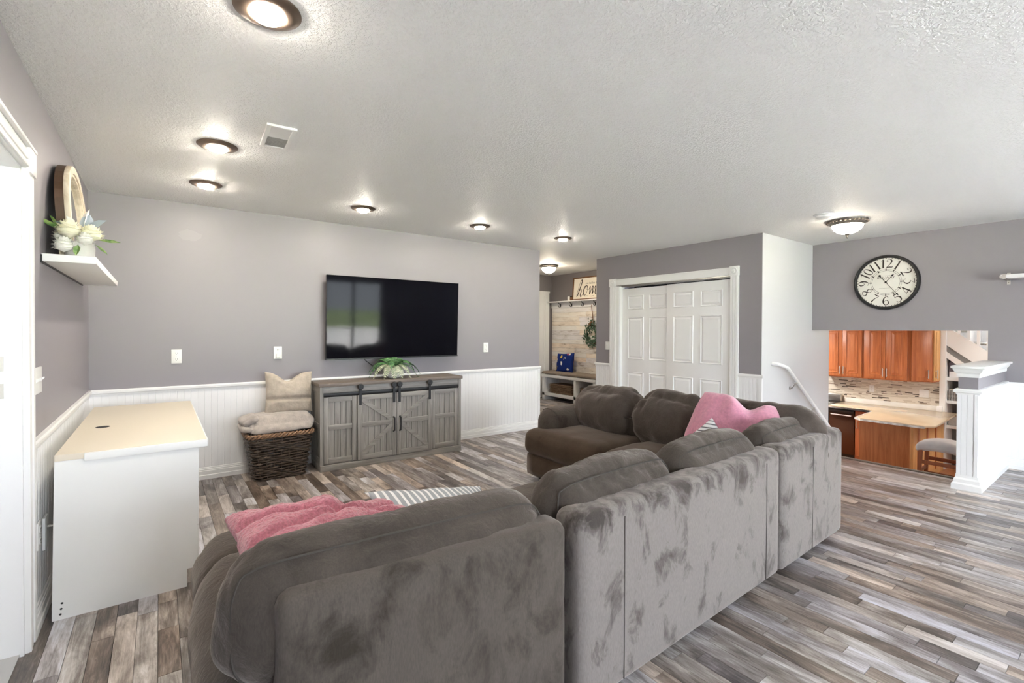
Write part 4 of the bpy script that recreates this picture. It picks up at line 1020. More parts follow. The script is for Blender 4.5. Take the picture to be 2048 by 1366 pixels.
GL = {
 '1': [([(.3, 0), (.3, 1)], [.14, .14]), ([(.3, 1), (.10, .80)], [.03, .02]), ([(.2, .01), (.42, .01)], [.03, .03])],
 '2': [([(.22, .80), (.13, .72), (.10, .85), (.22, .97), (.40, .97), (.54, .80), (.48, .55), (.26, .26), (.05, .05)], [.06, .04, .03, .03, .06, .14, .11, .05, .03]), ([(.05, .04), (.3, .07), (.56, .05), (.6, .16)], [.10, .12, .09, .02])],
 '3': [([(.08, .97), (.54, .97)], [.06, .06]), ([(.08, .97), (.08, .86)], [.02, .02]), ([(.54, .97), (.25, .58)], [.03, .03]), ([(.25, .58), (.42, .58), (.57, .34), (.46, .07), (.25, .0), (.09, .10), (.12, .2)], [.03, .06, .14, .09, .04, .05, .07])],
 '4': [([(.44, 1), (.03, .30)], [.03, .03]), ([(.03, .30), (.60, .30)], [.06, .06]), ([(.44, 1), (.44, 0)], [.13, .13]), ([(.28, .012), (.60, .012)], [.03, .03])],
 '5': [([(.14, .95), (.36, .93), (.53, .99)], [.10, .10, .03]), ([(.14, .97), (.12, .56)], [.03, .03]), ([(.12, .56), (.30, .64), (.55, .48), (.55, .20), (.35, .01), (.12, .05), (.10, .18)], [.03, .05, .13, .13, .05, .05, .08])],
 '6': [([(.50, .86), (.46, .97), (.32, .98), (.14, .76), (.08, .36), (.20, .05), (.38, .02), (.54, .18), (.50, .46), (.34, .54), (.18, .42), (.16, .28)], [.08, .05, .04, .11, .15, .08, .05, .11, .08, .04, .03, .02])],
 '7': [([(.05, .86), (.08, .98), (.3, .93), (.56, .97)], [.02, .06, .11, .05]), ([(.56, .97), (.34, .55), (.24, .20), (.22, .0)], [.03, .06, .13, .15])],
 '8': [([(.30, .55), (.12, .72), (.15, .92), (.30, .99), (.46, .92), (.46, .74), (.30, .55), (.10, .36), (.07, .18), (.30, .01), (.53, .16), (.50, .36), (.30, .55)], [.08, .09, .05, .03, .05, .06, .10, .08, .06, .03, .08, .10, .08])],
 '0': [([(.30, 1), (.14, .86), (.08, .5), (.14, .14), (.30, 0), (.46, .14), (.52, .5), (.46, .86), (.30, 1)], [.03, .08, .14, .08, .03, .08, .14, .08, .03])]}
GL['9'] = [([(.6-x, 1-y) for x, y in p], w) for p, w in GL['6']]

# ================================================================== WALL CLOCK
ck = thing('wall_clock', 'big round wall clock with black rim and cream face above the kitchen opening', 'clock', (XK, 1.843, 1.907), R(-90))
RC = .312
obj('rim', MB().lathe([(RC-.03, 0), (RC, -.004), (RC, -.032), (RC-.008, -.046), (RC-.020, -.048), (RC-.030, -.038), (RC-.033, -.020)], n=72, axis='y', cap=False), 'black', ck)
obj('face', MB().lathe([(0, -.018), (RC-.028, -.018)], n=72, axis='y'), 'clockface', ck)
num = MB()
for h in range(1, 13):
    a = R(90-30*h); s = str(h); flip = h in (4, 5, 6, 7, 8); rc = .213; hh = .098; ww = .112
    upv = Vector((cos(a), sin(a)))*(-1 if flip else 1); rv = Vector((upv.y, -upv.x)); c = Vector((cos(a), sin(a)))*rc
    tot = .52*len(s)
    for k, chh in enumerate(s):
        for p, w in GL[chh]:
            def fn(q, k=k): 
                x = (q.x-.04+.54*k-tot/2)*ww*.92; y = (q.y-.5)*hh; r_ = c+rv*x+upv*y; return (r_.x, -.0195, r_.y)
            ribbon(num, [(x, y) for x, y in p], [q*.095 for q in w] if False else w, fn) if False else None
            pts = [(x, y) for x, y in p]
            sp, sw = (spline(pts, w, 7) if len(pts) > 2 else ([Vector(q) for q in pts], w))
            P2 = [Vector(fn(q)) for q in sp]; vs_ = []
            for i, q in enumerate(P2):
                tt = P2[min(i+1, len(P2)-1)]-P2[max(i-1, 0)]; tt.normalize(); nn = Vector((-tt.z, 0, tt.x))*sw[i]*.052
                vs_ += [q+nn, q-nn]
            num.add(vs_, [(2*i, 2*i+1, 2*i+3, 2*i+2) for i in range(len(P2)-1)])
obj('numerals', num, 'ink', ck)
dots = MB()
for k in range(60): a = R(6*k); dots.lathe([(0, 0), (.0042 if k % 5 else .0055, 0)], (.274*cos(a), -.0195, .274*sin(a)), 7, 'y')
obj('minute_dots', dots, 'ink', ck)['kind'] = 'stuff'
rg = MB()
def ringflat(m, r, w, y, n=72):
    vs = []
    for k in range(n): a = 2*pi*k/n; vs += [((r+w)*cos(a), y, (r+w)*sin(a)), ((r-w)*cos(a), y, (r-w)*sin(a))]
    return m.add(vs, [(2*k, 2*k+1, (2*k+3) % (2*n), (2*k+2) % (2*n)) for k in range(n)])
ringflat(rg, .147, .0012, -.0194); ringflat(rg, .131, .0012, -.0194)
obj('chapter_ring', rg, 'ink2', ck)
tk = MB()
for k in range(12):
    a = R(30*k); d = Vector((cos(a), 0, sin(a))); s = Vector((-sin(a), 0, cos(a)))*.0045
    tk.add([d*.132-s+Vector((0, -.0196, 0)), d*.158-s+Vector((0, -.0196, 0)), d*.158+s+Vector((0, -.0196, 0)), d*.132+s+Vector((0, -.0196, 0))], [(0, 1, 2, 3)])
obj('hour_ticks', tk, 'ink', ck)
def text_obj(name, body, size, parent, loc, rot, mat, sx=1.):
    cu = bpy.data.curves.new(name, 'FONT'); cu.body = body; cu.size = size; cu.align_x = 'CENTER'; cu.align_y = 'CENTER'; cu.resolution_u = 3
    o = bpy.data.objects.new(name, cu); COL.objects.link(o); dg = bpy.context.evaluated_depsgraph_get(); dg.update()
    me = bpy.data.meshes.new_from_object(o.evaluated_get(dg)); bpy.data.objects.remove(o)
    o = bpy.data.objects.new(name, me); me.materials.clear(); me.materials.append(MT[mat]); o.location = loc; o.rotation_euler = rot; o.scale = (sx, 1, 1); place(o, parent); return o
text_obj('lettering', 'RAILWAY', .034, ck, (0, -.0196, .052), (R(90), 0, 0), 'ink2', 1.15)
ln = MB().box(-.06, .06, -.0196, -.0194, .075, .0762).box(-.065, .065, -.0196, -.0194, -.068, -.0668).box(-.02, .02, -.0196, -.0194, .031, .032)
obj('dial_lines', ln, 'ink2', ck)
def hand(ang, L, tail, w, blob_r, name):
    a = R(90-ang); d = Vector((cos(a), 0, sin(a))); s = Vector((-sin(a), 0, cos(a))); m = MB(); y = Vector((0, -.026, 0))
    m.add([y-d*tail-s*w, y+d*L-s*w*.6, y+d*L+s*w*.6, y-d*tail+s*w], [(0, 1, 2, 3)])
    e = y+d*(L-.012); m.add([e-d*.012, e-s*.011, e+d*.026, e+s*.011], [(0, 1, 2, 3)])
    if tail > .05: q = y-d*tail; m.lathe([(0, 0), (blob_r, 0)], (q.x, -.0262, q.z), 12, 'y')
    return obj(name, m, 'black', ck)
hand(143, .185, .095, .0035, .013, 'minute_hand'); hand(40, .105, .015, .0035, .01, 'hour_hand')
obj('hub', MB().lathe([(.010, -.018), (.010, -.029), (0, -.030)], n=14, axis='y'), 'black', ck)

# ================================================================== RIGHT WALL SHELF
rsf = thing('wall_shelf', 'short white bracket shelf at the right edge beside the clock wall', 'shelf', (XK, .885, 1.845), R(-90))
obj('board', MB().box(.0, 1.2, -.235, -.004, .01, .046), 'white2', rsf, bevel=.002)
for x in (.014, 1.16):
    k = obj('bracket', MB().box(x, x+.024, -.24, 0, .004, .010).box(x, x+.024, -.004, 0, -.035, .010).box(x, x+.024, -.245, -.237, .004, .05).box(x-.02, x, -.243, -.225, .012, .038).box(x, x+.024, -.004, 0, .046, .078), 'nickel', rsf)
    for z in (-.018, .064): obj('screw', MB().lathe([(.004, -.004), (.004, -.006), (0, -.006)], (x+.012, 0, z), 8, 'y'), 'pewter', k)

# ================================================================== STAIR HANDRAIL
hrl = thing('handrail', 'round white handrail sloping down the brightly lit stair wall', 'handrail', (5.70, YS, 0))
y = YS-.065
objw('rail', MB().tube([(5.66, YS-.002, .965), (5.66, YS-.03, .964), (5.668, y+.008, .962), (5.69, y, .958), (5.88, y, .918), (5.915, y, .905), (5.945, y, .884), (6.35, y, .605), (6.78, y, .31), (7.15, y, .055)], .021, 12), 'white', hrl)
for x, z in ((6.12, .745), (6.62, .395), (7.05, .10)):
    objw('bracket', MB().tube([(x, YS-.004, z-.09), (x, YS-.03, z-.085), (x, y+.004, z-.03)], .006, 8).lathe([(.0, 0), (.022, 0), (.022, -.006), (.012, -.010), (0, -.010)], (x, YS, z-.09), 14, 'y').box(x-.03, x+.03, y-.012, y+.012, z-.032, z-.020), 'nickel', hrl)

# ================================================================== HALL: BENCH, SHELF, SHIPLAP, SIGN, WREATH
BX, BY0, BY1 = 6.0, 5.68, 7.10
bn = thing('hall_bench', 'white open cubby bench against the distressed plank wall in the hall', 'bench', (6.2, 6.39, 0))
objw('seat_board', B(BX-.012, 6.398, BY0, BY1+.01, .44, .492), 'white2', bn, bevel=.003)
objw('bottom_shelf', B(BX, 6.398, BY0, BY1, .085, .145), 'white2', bn, bevel=.002)
for y0 in (BY0, 6.17, BY1-.07): objw('divider', B(BX, 6.398, y0, y0+.07 if y0 != 6.17 else y0+.055, 0, .44), 'white2', bn, bevel=.002)
objw('back_panel', B(6.385, 6.398, BY0, BY1, .14, .44), 'white2', bn)
pd_ = thing('seat_cushion', 'long taupe tufted pad lying on the white hall bench', 'cushion', (6.19, 6.40, .492))
for k in range(3):
    obj('segment', softbox((.40, .49, .05), .022, (.0, .004, .008), .006, 9, 70.+k, (16, 20, 6)).xf(T(.0, -.49+.48*k, .031)), 'benchpad', pd_, angle=180)
pil('throw_pillow', 'bright blue floral pillow on the hall bench', 'bluefloral', .44, .38, .14, (6.20, 6.69, .535), (R(-12), R(-4), R(-86)), n=40, seed=77., amp=.008)
fb = thing('folded_rug', 'stack of folded brown woven mats in the left bench cubby', 'mat', (6.17, 6.60, .145))
for k in range(7): obj('layer', softbox((.30, .62-.02*(k % 2), .024), .011, (0, 0, .002), .006, 7, 80.+k, (12, 20, 4)).xf(T(.0, 0, .014+.025*k)), 'basketbrown', fb, angle=180)
fb2 = thing('folded_rug', 'dark brown folded mat in the right bench cubby behind the sofa back', 'mat', (6.2, 5.95, .145))
for k in range(6): obj('layer', softbox((.28, .36, .026), .011, (0, 0, .002), .006, 7, 90.+k, (12, 14, 4)).xf(T(.0, 0, .014+.027*k)), 'basketbrown', fb2, angle=180)
# shiplap planks: pieces of the hall wall
zs = [.50, .575, .66, .745, .83, .915, 1.0, 1.083, 1.166, 1.25, 1.342, 1.43, 1.515, 1.60, 1.692, 1.782]
def shiplap(y0, y1, z0, z1):
    me = B(6.386, 6.4, y0, y1, z0+.0012, z1-.0012).mesh('shiplap_plank')
    # grain runs along the plank: material expects plank length on local y
    for nm, v in (('tone', random.uniform(.42, .72)), ('seed', random.random())):
        a = me.attributes.new(nm, 'FLOAT', 'FACE'); a.data.foreach_set('value', [v]*len(me.polygons))
    return obj('shiplap_plank', me, 'shiplap', wh)
for i in range(len(zs)-1):
    yy = 5.6; rr = random.Random(i)
    cut = 5.6+rr.uniform(.5, 1.3)
    shiplap(5.6, cut-.001, zs[i], zs[i+1]); shiplap(cut+.001, 7.255, zs[i], zs[i+1])
hs = thing('coat_rack', 'white hall shelf with a row of black double coat hooks', 'coat rack', (6.39, 6.5, 1.78))
objw('shelf_board', B(6.235, 6.4, 5.55, 7.268, 1.888, 1.908), 'white2', hs, bevel=.002)
objw('hook_rail', B(6.372, 6.398, 5.55, 7.26, 1.782, 1.888), 'white2', hs)
for y in (6.985, 6.665, 6.36, 6.05, 5.74):
    objw('hook', MB().tube([(6.366, y, 1.812), (6.352, y, 1.800), (6.330, y, 1.800), (6.318, y, 1.815), (6.316, y, 1.830)], [.005, .006, .006, .006, .008], 8).tube([(6.368, y, 1.815), (6.362, y, 1.84), (6.345, y, 1.858), (6.325, y, 1.872), (6.318, y, 1.882)], [.006, .006, .006, .006, .008], 8).box(6.366, 6.373, y-.009, y+.009, 1.80, 1.856), 'black', hs)
sg = thing('framed_sign', 'brown framed cream sign reading home on the hall shelf', 'sign', (6.335, 6.135, 1.908), rot=(R(-4), 0, R(-90)))
SWD, SHT = .95, .43
obj('board', B(-SWD/2+.01, SWD/2-.01, -.006, .008, .01, SHT-.01), 'signface', sg)
for a, b in ((-SWD/2, -SWD/2+.024), (SWD/2-.024, SWD/2)): obj('frame_side', B(a, b, -.018, .012, 0, SHT), 'signframe', sg, bevel=.002)
for a, b in ((0, .024), (SHT-.024, SHT)): obj('frame_rail', B(-SWD/2+.024, SWD/2-.024, -.018, .012, a, b), 'signframe', sg, bevel=.002)
let = MB(); f = lambda q: (q[0]-SWD/2, -.0068, q[1])
W1, W2 = .020, .008
ribbon(let, [(.105, .065), (.15, .22), (.20, .345), (.235, .375), (.240, .335), (.19, .22), (.13, .075)], [W2, W2, W2, W1, W1, W1, W1], f)
ribbon(let, [(.13, .075), (.175, .17), (.215, .205), (.225, .165), (.205, .09), (.225, .06), (.27, .11)], [W1, W2, W2, W1, W1, W2, W2], f)
ribbon(let, [(.27, .11), (.31, .20), (.35, .255), (.31, .235), (.285, .15), (.305, .09), (.35, .10), (.385, .18), (.375, .25), (.345, .26), (.36, .20), (.43, .19)], [W2, W2, W2, W1, W1, W1, W2, W2, W1, W2, W2, W2], f)
ribbon(let, [(.43, .19), (.455, .24), (.445, .10), (.50, .225), (.525, .23), (.51, .10), (.57, .225), (.59, .23), (.58, .12), (.61, .09), (.66, .14)], [W2, W1, W1, W2, W1, W1, W2, W1, W1, W2, W2], f)
ribbon(let, [(.66, .14), (.72, .17), (.745, .215), (.715, .24), (.685, .18), (.70, .10), (.75, .085), (.80, .13)], [W2, W2, W1, W2, W1, W1, W2, W2], f)
ribbon(let, [(.32, .062), (.36, .068), (.42, .066)], [.004, .009, .004], f); ribbon(let, [(.44, .062), (.50, .058), (.56, .066)], [.004, .009, .004], f)
obj('lettering', let, 'ink', sg)
text_obj('lettering', 'ove holds a h', .062, sg, (-.005, -.0069, .305), (R(90), 0, 0), 'ink2', .82)
cd = thing('candle_jar', 'small white and brown candle jars beside the framed sign', 'candle', (6.32, 6.665, 1.908))
obj('jar', MB().lathe([(0, 0), (.030, 0), (.030, .075), (.026, .08), (0, .078)], (0, .028, 0), 18), 'ceramic', cd)
obj('jar', MB().lathe([(0, 0), (.026, 0), (.026, .062), (.024, .066), (0, .064)], (0, -.035, 0), 18), 'rope', cd, label='brown jar')
obj('lid', MB().lathe([(.027, .064), (.027, .082), (0, .084)], (0, -.035, 0), 18), 'black', cd)
wr_ = thing('wreath', 'green eucalyptus wreath with a brown ribbon hung on the plank wall', 'wreath', (6.35, 6.09, 1.27))
obj('hoop', MB().tube([(0, .16*cos(2*pi*k/40), .17*sin(2*pi*k/40)) for k in range(40)], .008, 6, closed=True), 'rope', wr_)
lv = MB(); rnd = random.Random(12)
for k in range(330):
    a = 2*pi*rnd.random(); r = .155+rnd.gauss(0, .040); c = Vector((rnd.uniform(-.045, .015), r*cos(a), r*1.05*sin(a)))
    d = Vector((rnd.uniform(-.6, .3), -sin(a)+rnd.uniform(-.7, .7), cos(a)+rnd.uniform(-.7, .7))).normalized(); s = d.cross(Vector((-1, rnd.uniform(-.4, .4), rnd.uniform(-.4, .4)))).normalized(); L = rnd.uniform(.04, .065); w = L*.27
    lv.add([c, c+d*L*.4+s*w, c+d*L, c+d*L*.4-s*w], [(0, 1, 2, 3)])
obj('leaves', lv, 'leaf_dark', wr_)['kind'] = 'stuff'
obj('cord', MB().tube([(.0, -.01, .17), (.0, .0, .33), (-.015, .03, .54)], .005, 6).tube([(.0, .03, .17), (0, .01, .34), (-.015, .03, .54)], .005, 6), 'rope', wr_)
obj('ribbon', MB().lathe([(0, -.075), (.016, -.055), (.028, 0), (.018, .04), (0, .062)], (-.02, .045, .195), 12).xf(Matrix.Translation((-.02, .045, .195)) @ Matrix.Rotation(R(38), 4, 'X') @ Matrix.Translation((.02, -.045, -.195))), 'rope', wr_)

# ================================================================== KITCHEN (one flight down)
def kdoor(parent, y0, y1, z0, z1, x, hy=None, hz=None, mat='oak', name='door'):
    """raised panel door facing -x"""
    s = .055; d = obj(name, MB().box(x, x+.020, y0, y1, z0, z1), mat, parent, bevel=.002)
    m = MB(); o = [(y0+s, z0+s), (y1-s, z0+s), (y1-s, z1-s), (y0+s, z1-s)]
    def ins(e): return [(y0+s+e, z0+s+e), (y1-s-e, z0+s+e), (y1-s-e, z1-s-e), (y0+s+e, z1-s-e)]
    L = [(x+.001, o), (x-.008, ins(.003)), (x-.010, ins(.009)), (x-.0006, ins(.018)), (x-.0006, ins(.026)), (x-.010, ins(.058))]; vsx = []
    for xx, q in L: vsx += [(xx, *p) for p in q]
    fs = [(4*r+k, 4*r+(k+1) % 4, 4*r+4+(k+1) % 4, 4*r+4+k) for r in range(5) for k in range(4)]+[(20, 21, 22, 23)]
    obj('raised_panel', m.add(vsx, fs), mat, d)
    if hy is not None:
        obj('handle', MB().tube([(x, hy, hz-.048), (x-.030, hy, hz-.048)], .004, 8).tube([(x, hy, hz+.048), (x-.030, hy, hz+.048)], .004, 8).tube([(x-.030, hy, hz-.07), (x-.030, hy, hz+.07)], .0065, 8), 'nickel', d)
    return d
UX = 9.67; Z0, Z1 = .538, 1.42
def upper(label, y0, y1, doors, z0=Z0):
    c = thing('upper_cabinet', label, 'cabinet', (UX, (y0+y1)/2, z0), group='orange oak wall cabinets')
    c.location = (0, 0, 0)
    obj('body', MB().box(UX, XW-.012, y0, y1, z0, Z1), 'oak', c, bevel=.001)
    for (a, b, hy) in doors: kdoor(c, a, b, z0+.02, Z1-.02, UX-.020, hy, z0+.125)
    return c
upper('orange oak wall cabinet with two doors, third from the kitchen right end', 2.955, 3.575, [(3.268, 3.565, 3.293), (2.975, 3.262, 3.238)])
upper('orange oak wall cabinet with two doors, left of the angled end one', 2.335, 2.950, [(2.645, 2.930, 2.674), (2.36, 2.639, 2.622)])
c = thing('upper_cabinet', 'short orange oak cabinet at the left edge of the opening, above the range', 'cabinet', (0, 0, 0), group='orange oak wall cabinets')
obj('body', MB().box(UX, XW-.012, 3.58, 4.34, .87, Z1), 'oak', c, bevel=.001)
kdoor(c, 3.595, 3.955, .89, Z1-.02, UX-.02, 3.93, .95); kdoor(c, 3.965, 4.325, .89, Z1-.02, UX-.02, 3.99, .95)
c = thing('upper_cabinet', 'angled end wall cabinet of lighter oak beside the white stair post', 'cabinet', (0, 0, 0), group='orange oak wall cabinets')
obj('body', MB().prism([(UX, 2.333), (XW-.012, 2.333), (XW-.012, 2.035), (9.82, 2.085)], 'z', Z0, Z1), 'oak', c)
for (p0, p1, tt, hn) in (((UX, 2.31), (9.80, 2.10), 'oak', .82), ((9.825, 2.082), (9.985, 2.036), 'oak_light', .22)):
    p0, p1 = Vector(p0), Vector(p1); L = (p1-p0).length; dd = (p1-p0)/L
    holder = obj('door_panel', MB().box(0, L, -.020, -.001, Z0+.02, Z1-.02), tt, c, bevel=.002)
    holder.location = (p0.x, p0.y, 0); holder.rotation_euler = (0, 0, math.atan2(dd.y, dd.x))
    obj('raised_panel', MB().box(.05, L-.05, -.026, -.02, Z0+.08, Z1-.08), tt, holder, bevel=.005)
    obj('handle', MB().tube([(L*hn, -.05, Z0+.06), (L*hn, -.05, Z0+.20)], .0065, 8).tube([(L*hn, -.02, Z0+.08), (L*hn, -.05, Z0+.08)], .004, 6).tube([(L*hn, -.02, Z0+.18), (L*hn, -.05, Z0+.18)], .004, 6), 'nickel', holder)
# backsplash mosaic + ledge
tl = bpy.data.meshes.new('backsplash_tiles'); vsx, fsx, tn = [], [], []; rnd = random.Random(3)
z = .152
while z < .545:
    hgt = .0165; y = 2.035-rnd.uniform(0, .1)
    while y < 4.4:
        L = rnd.choice((.05, .075, .10, .15)); a, b = max(y, 2.032), y+L-.0025
        if b > a+.006:
            k = len(vsx); xx = 9.994-rnd.uniform(0, .002); z1 = z+hgt-.0022
            vsx += [(10, a, z), (10, b, z), (10, b, z1), (10, a, z1), (xx, a, z), (xx, b, z), (xx, b, z1), (xx, a, z1)]
            fsx += [(k+4, k+7, k+6, k+5), (k, k+4, k+5, k+1), (k+3, k+2, k+6, k+7), (k, k+3, k+7, k+4), (k+1, k+5, k+6, k+2)]; tn += [rnd.random()]*5
        y += L
    z += hgt
tl.from_pydata(vsx, [], fsx); a_ = tl.attributes.new('tone', 'FLOAT', 'FACE'); a_.data.foreach_set('value', tn)
o = obj('backsplash_tiles', tl, 'tile', wk); o['kind'] = 'stuff'
struct('grout_bed', B(9.997, 10.0, 2.03, 4.4, .07, .56), 'tile_grout', wk)
ct = thing('countertop', 'cream marble kitchen countertop with a peninsula running towards the stairs', 'countertop', (0, 0, 0))
obj('slab', MB().prism([(9.28, 3.34), (XW, 3.34), (XW, 1.99), (9.95, 1.80), (8.42, 1.74), (8.28, 1.83), (8.28, 2.56), (8.36, 2.63), (9.16, 2.66), (9.28, 2.74)], 'z', .045, .072), 'counter', ct, bevel=.004)
obj('edge', MB().prism([(9.275, 3.34), (9.31, 3.34), (9.31, 2.75), (9.2, 2.70), (8.37, 2.665), (8.275, 2.565), (8.275, 1.825), (8.30, 1.825), (8.30, 2.55), (8.38, 2.63), (9.18, 2.665), (9.275, 2.74)], 'z', .030, .058), 'counter_edge', ct)
obj('splash_ledge', MB().box(9.975, 9.996, 2.04, 3.34, .072, .150), 'marble', ct, bevel=.002)
obj('end_block', B(9.93, 9.997, 1.985, 2.05, .072, .155), 'white2', ct, bevel=.002)
# base cabinets, dishwasher, peninsula
dw = thing('dishwasher', 'dark bronze dishwasher under the kitchen counter', 'dishwasher', (0, 0, 0))
obj('door', B(9.31, 9.33, 2.965, 3.335, -.73, -.05), 'steel_dark', dw, bevel=.004)
obj('control_strip', B(9.30, 9.33, 2.965, 3.335, -.045, .028), 'steel_black', dw, bevel=.003)
obj('handle', MB().tube([(9.30, 3.0, -.075), (9.28, 3.0, -.075), (9.28, 3.30, -.075), (9.30, 3.30, -.075)], .010, 8), 'nickel', dw)
obj('tub', B(9.33, 9.95, 2.965, 3.335, -.73, .028), 'steel_black', dw)
obj('toe_kick', B(9.37, 9.39, 2.965, 3.335, KF, -.73), 'steel_black', dw)
bc = thing('base_cabinet', 'narrow oak base cabinet between dishwasher and peninsula', 'cabinet', (0, 0, 0))
obj('body', MB().box(9.33, 9.97, 2.60, 2.96, KF, .028), 'oak', bc); kdoor(bc, 2.70, 2.95, KF+.11, -.12, 9.31, 2.92, -.2); obj('drawer', B(9.31, 9.33, 2.70, 2.95, -.10, .015), 'oak', bc, bevel=.003)
pn = thing('peninsula_cabinet', 'oak peninsula cabinet with a plain grained end panel', 'cabinet', (0, 0, 0))
obj('end_panel', B(8.36, 8.38, 2.00, 2.598, KF, .030), 'oak_side', pn)
obj('corner_post', B(8.34, 8.40, 1.962, 2.0, KF, .030), 'oak_light', pn, bevel=.003)
obj('side_panel', B(8.38, 9.95, 1.965, 1.985, KF, .030), 'oak_light', pn)
obj('body', B(8.38, 9.95, 1.985, 2.598, KF, .030), 'oak_side', pn)
for k in range(3): kdoor_y = obj('side_rail', B(8.55+.45*k, 8.62+.45*k, 1.955, 1.966, KF+.1, 0), 'oak', pn, bevel=.002)
rg_ = thing('range', 'black and steel cooking range at the left end of the kitchen counter', 'range', (0, 0, 0))
obj('body', B(9.30, 9.96, 3.36, 4.12, KF, .05), 'steel_black', rg_)
obj('cooktop', B(9.28, 9.96, 3.355, 4.12, .05, .075), 'steel_black', rg_, bevel=.003)
obj('control_backguard', B(9.88, 9.97, 3.36, 4.12, .075, .205), 'nickel', rg_, bevel=.01)
obj('oven_door', B(9.28, 9.30, 3.37, 4.11, -.62, .0), 'steel_black', rg_, bevel=.003)
bx = thing('cutting_board', 'small cream board propped against the backsplash beside the range', 'board', (9.93, 3.40, .072), rot=(0, R(8), 0))
obj('board', B(-.012, .006, -.045, .045, 0, .13), 'cream', bx, bevel=.004)
outlet('white outlet on the mosaic backsplash under the middle cabinet', (9.992, 2.925, .345), R(-90))
switch('white double switch plate on the mosaic backsplash under the angled cabinet', (9.992, 2.22, .333), R(-90), 2, 'rocker')
# stool
so = thing('bar_stool', 'grey saddle seat stool with red-brown legs by the peninsula', 'stool', (8.0, 1.57, KF))
so.location.x = 7.98
def saddle(p, u):
    p.z -= .045*(u[1]**2)*1.0; return p
obj('seat', softbox((.36, .50, .11), .045, (0, 0, .025), 0, 1, 0, (18, 24, 8), saddle).xf(T(0, 0, .74)), 'stoolseat', so, angle=180)
for sx in (-1, 1):
    for sy in (-1, 1):
        obj('leg', MB().add([(sx*.145-.02, sy*.195-.02, .68), (sx*.145+.02, sy*.195-.02, .68), (sx*.145+.02, sy*.195+.02, .68), (sx*.145-.02, sy*.195+.02, .68),
                             (sx*.17-.016, sy*.22-.016, 0), (sx*.17+.016, sy*.22-.016, 0), (sx*.17+.016, sy*.22+.016, 0), (sx*.17-.016, sy*.22+.016, 0)], [(0, 1, 2, 3), (7, 6, 5, 4), (0, 4, 5, 1), (1, 5, 6, 2), (2, 6, 7, 3), (3, 7, 4, 0)]), 'stoolwood', so)
for z in (.50, .30):
    for sx in (-1, 1): obj('stretcher', B(sx*.155-.01, sx*.155+.01, -.2, .2, z, z+.045), 'stoolwood', so, bevel=.002)
for sy in (-1, 1): obj('stretcher', B(-.16, .16, sy*.208-.01, sy*.208+.01, .38, .425), 'stoolwood', so, bevel=.002)
kl = thing('kitchen_light', 'flat lit kitchen ceiling panel out of sight behind the stair wall', 'ceiling light', (8.3, 4.05, KC))
obj('frame', MB().box(-.62, .62, -.17, .17, -.05, 0), 'plastic', kl, bevel=.01)
obj('diffuser', B(-.58, .58, -.14, .14, -.062, -.05), 'lens_big', kl)
kl2 = dup(kl, (9.1, .55, KC), 0, 'unseen light panel added on the kitchen ceiling to brighten the far stairs'); kl2.scale = (.45, .7, 1)  # second panel, added out of view to brighten the far stairs
# ---- second staircase beyond the kitchen, with cubby shelves under it
XS = 10.0
sp = thing('staircase', 'white closed-string staircase rising beyond the kitchen cabinets', 'staircase', (0, 0, 0))
sl = (1.353-1.048)/(1.868-1.492)      # slope of the string
zu = lambda y: 1.048+(y-1.492)*sl
zl = lambda y: .874+(y-1.65)*.83
obj('string_board', MB().prism([(2.03, zu(2.03)), (.2, zu(.2)), (.2, zl(.2)), (1.985, zl(1.985)), (2.03, zl(2.03))], 'x', XS, XS+.05), 'white', sp)
obj('grey_band', MB().prism([(1.985, zl(1.985)), (.2, zl(.2)), (.2, zl(.2)-.10), (1.985, zl(1.985)-.10)], 'x', XS+.012, XS+.04), 'greyplank', sp)
obj('soffit_trim', MB().prism([(1.985, zl(1.985)-.10), (.2, zl(.2)-.10), (.2, zl(.2)-.20), (1.972, zl(1.972)-.20), (1.985, zl(1.985)-.20)], 'x', XS, XS+.05), 'white', sp)
obj('post', MB().box(XS-.03, XS+.05, 1.955, 2.028, KF, 1.62), 'white', sp, bevel=.003)
for k, y in enumerate((1.81, 1.70, 1.592, 1.485, 1.377, 1.27)):
    obj('baluster', B(XS, XS+.035, y-.017, y+.017, zu(y), zu(y)+.85), 'white', sp)
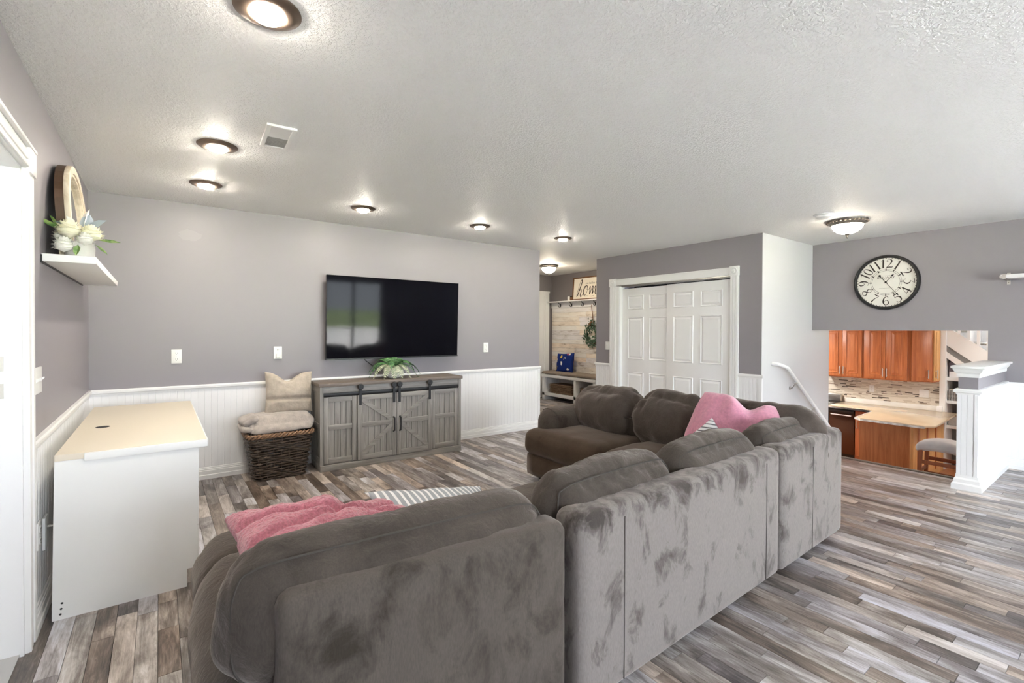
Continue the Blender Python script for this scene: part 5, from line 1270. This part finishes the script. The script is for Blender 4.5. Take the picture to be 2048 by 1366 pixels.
for k in range(9):
    y = 1.95-.235*k; z = zu(y)-.06
    obj('tread', MB().box(XS+.05, XS+.95, y-.235, y+.03, z-.03, z), 'carpet', sp, bevel=.006)
    obj('riser', MB().box(XS+.05, XS+.95, y-.245, y-.235, z-.18, z), 'white2', sp)
und = thing('shelving', 'white cubby shelves built under the far staircase', 'shelf', (0, 0, 0))
obj('back_panel', B(XS+.42, XS+.44, .6, 1.97, KF, .95), 'greyplank', und)
for z0, z1 in ((.565, .62), (.205, .25), (-.19, -.145), (-.55, -.505)): obj('shelf_board', B(XS+.05, XS+.42, .6, 1.97, z0, z1), 'white2', und, bevel=.002)
obj('side_panel', B(XS+.05, XS+.42, 1.955, 1.975, KF, 1.0), 'white2', und)
b_ = thing('storage_bin', 'purple-grey storage bin on the top shelf under the far stairs', 'bin', (XS+.20, 1.875, .62))
obj('bin_body', MB().box(-.12, .12, -.065, .065, .0, .24), 'binpurple', b_, bevel=.008); obj('bin_front', MB().box(-.124, -.119, -.055, .055, .0, .09), 'white2', b_, label='pale lower label panel')
b_ = thing('storage_bin', 'wicker tray leaning on the second shelf under the far stairs', 'bin', (XS+.18, 1.80, .25), rot=(R(18), 0, 0))
obj('tray', MB().box(-.12, .12, -.015, .015, .0, .30), 'linen', b_, bevel=.006)
bt = thing('book', 'grey book standing in the row on the shelf under the far stairs', 'book', (XS+.16, 1.925, .25), group='books under the far stairs')
obj('cover', MB().box(-.09, .09, -.012, .012, 0, .17), 'books', bt, bevel=.001); obj('pages', MB().box(-.088, .085, -.010, .010, .003, .172), 'cream', bt)
bt['label'] = 'grey book under the far stairs, first in its row beside the white post'
for k in range(1, 8): dup(bt, (XS+.16, 1.925-.031*k, .25), None, 'grey book under the far stairs, %s from the white post' % ('second', 'third', 'fourth', 'fifth', 'sixth', 'seventh', 'last')[k-1])
b_ = thing('storage_box', 'flat grey and brown box on the lower shelf under the far stairs', 'box', (XS+.20, 1.83, -.145))
obj('box_body', MB().box(-.12, .12, -.11, .11, 0, .15), 'carpet', b_, bevel=.005); obj('lid', MB().box(-.125, .125, -.115, .115, .15, .18), 'rope', b_, bevel=.004)
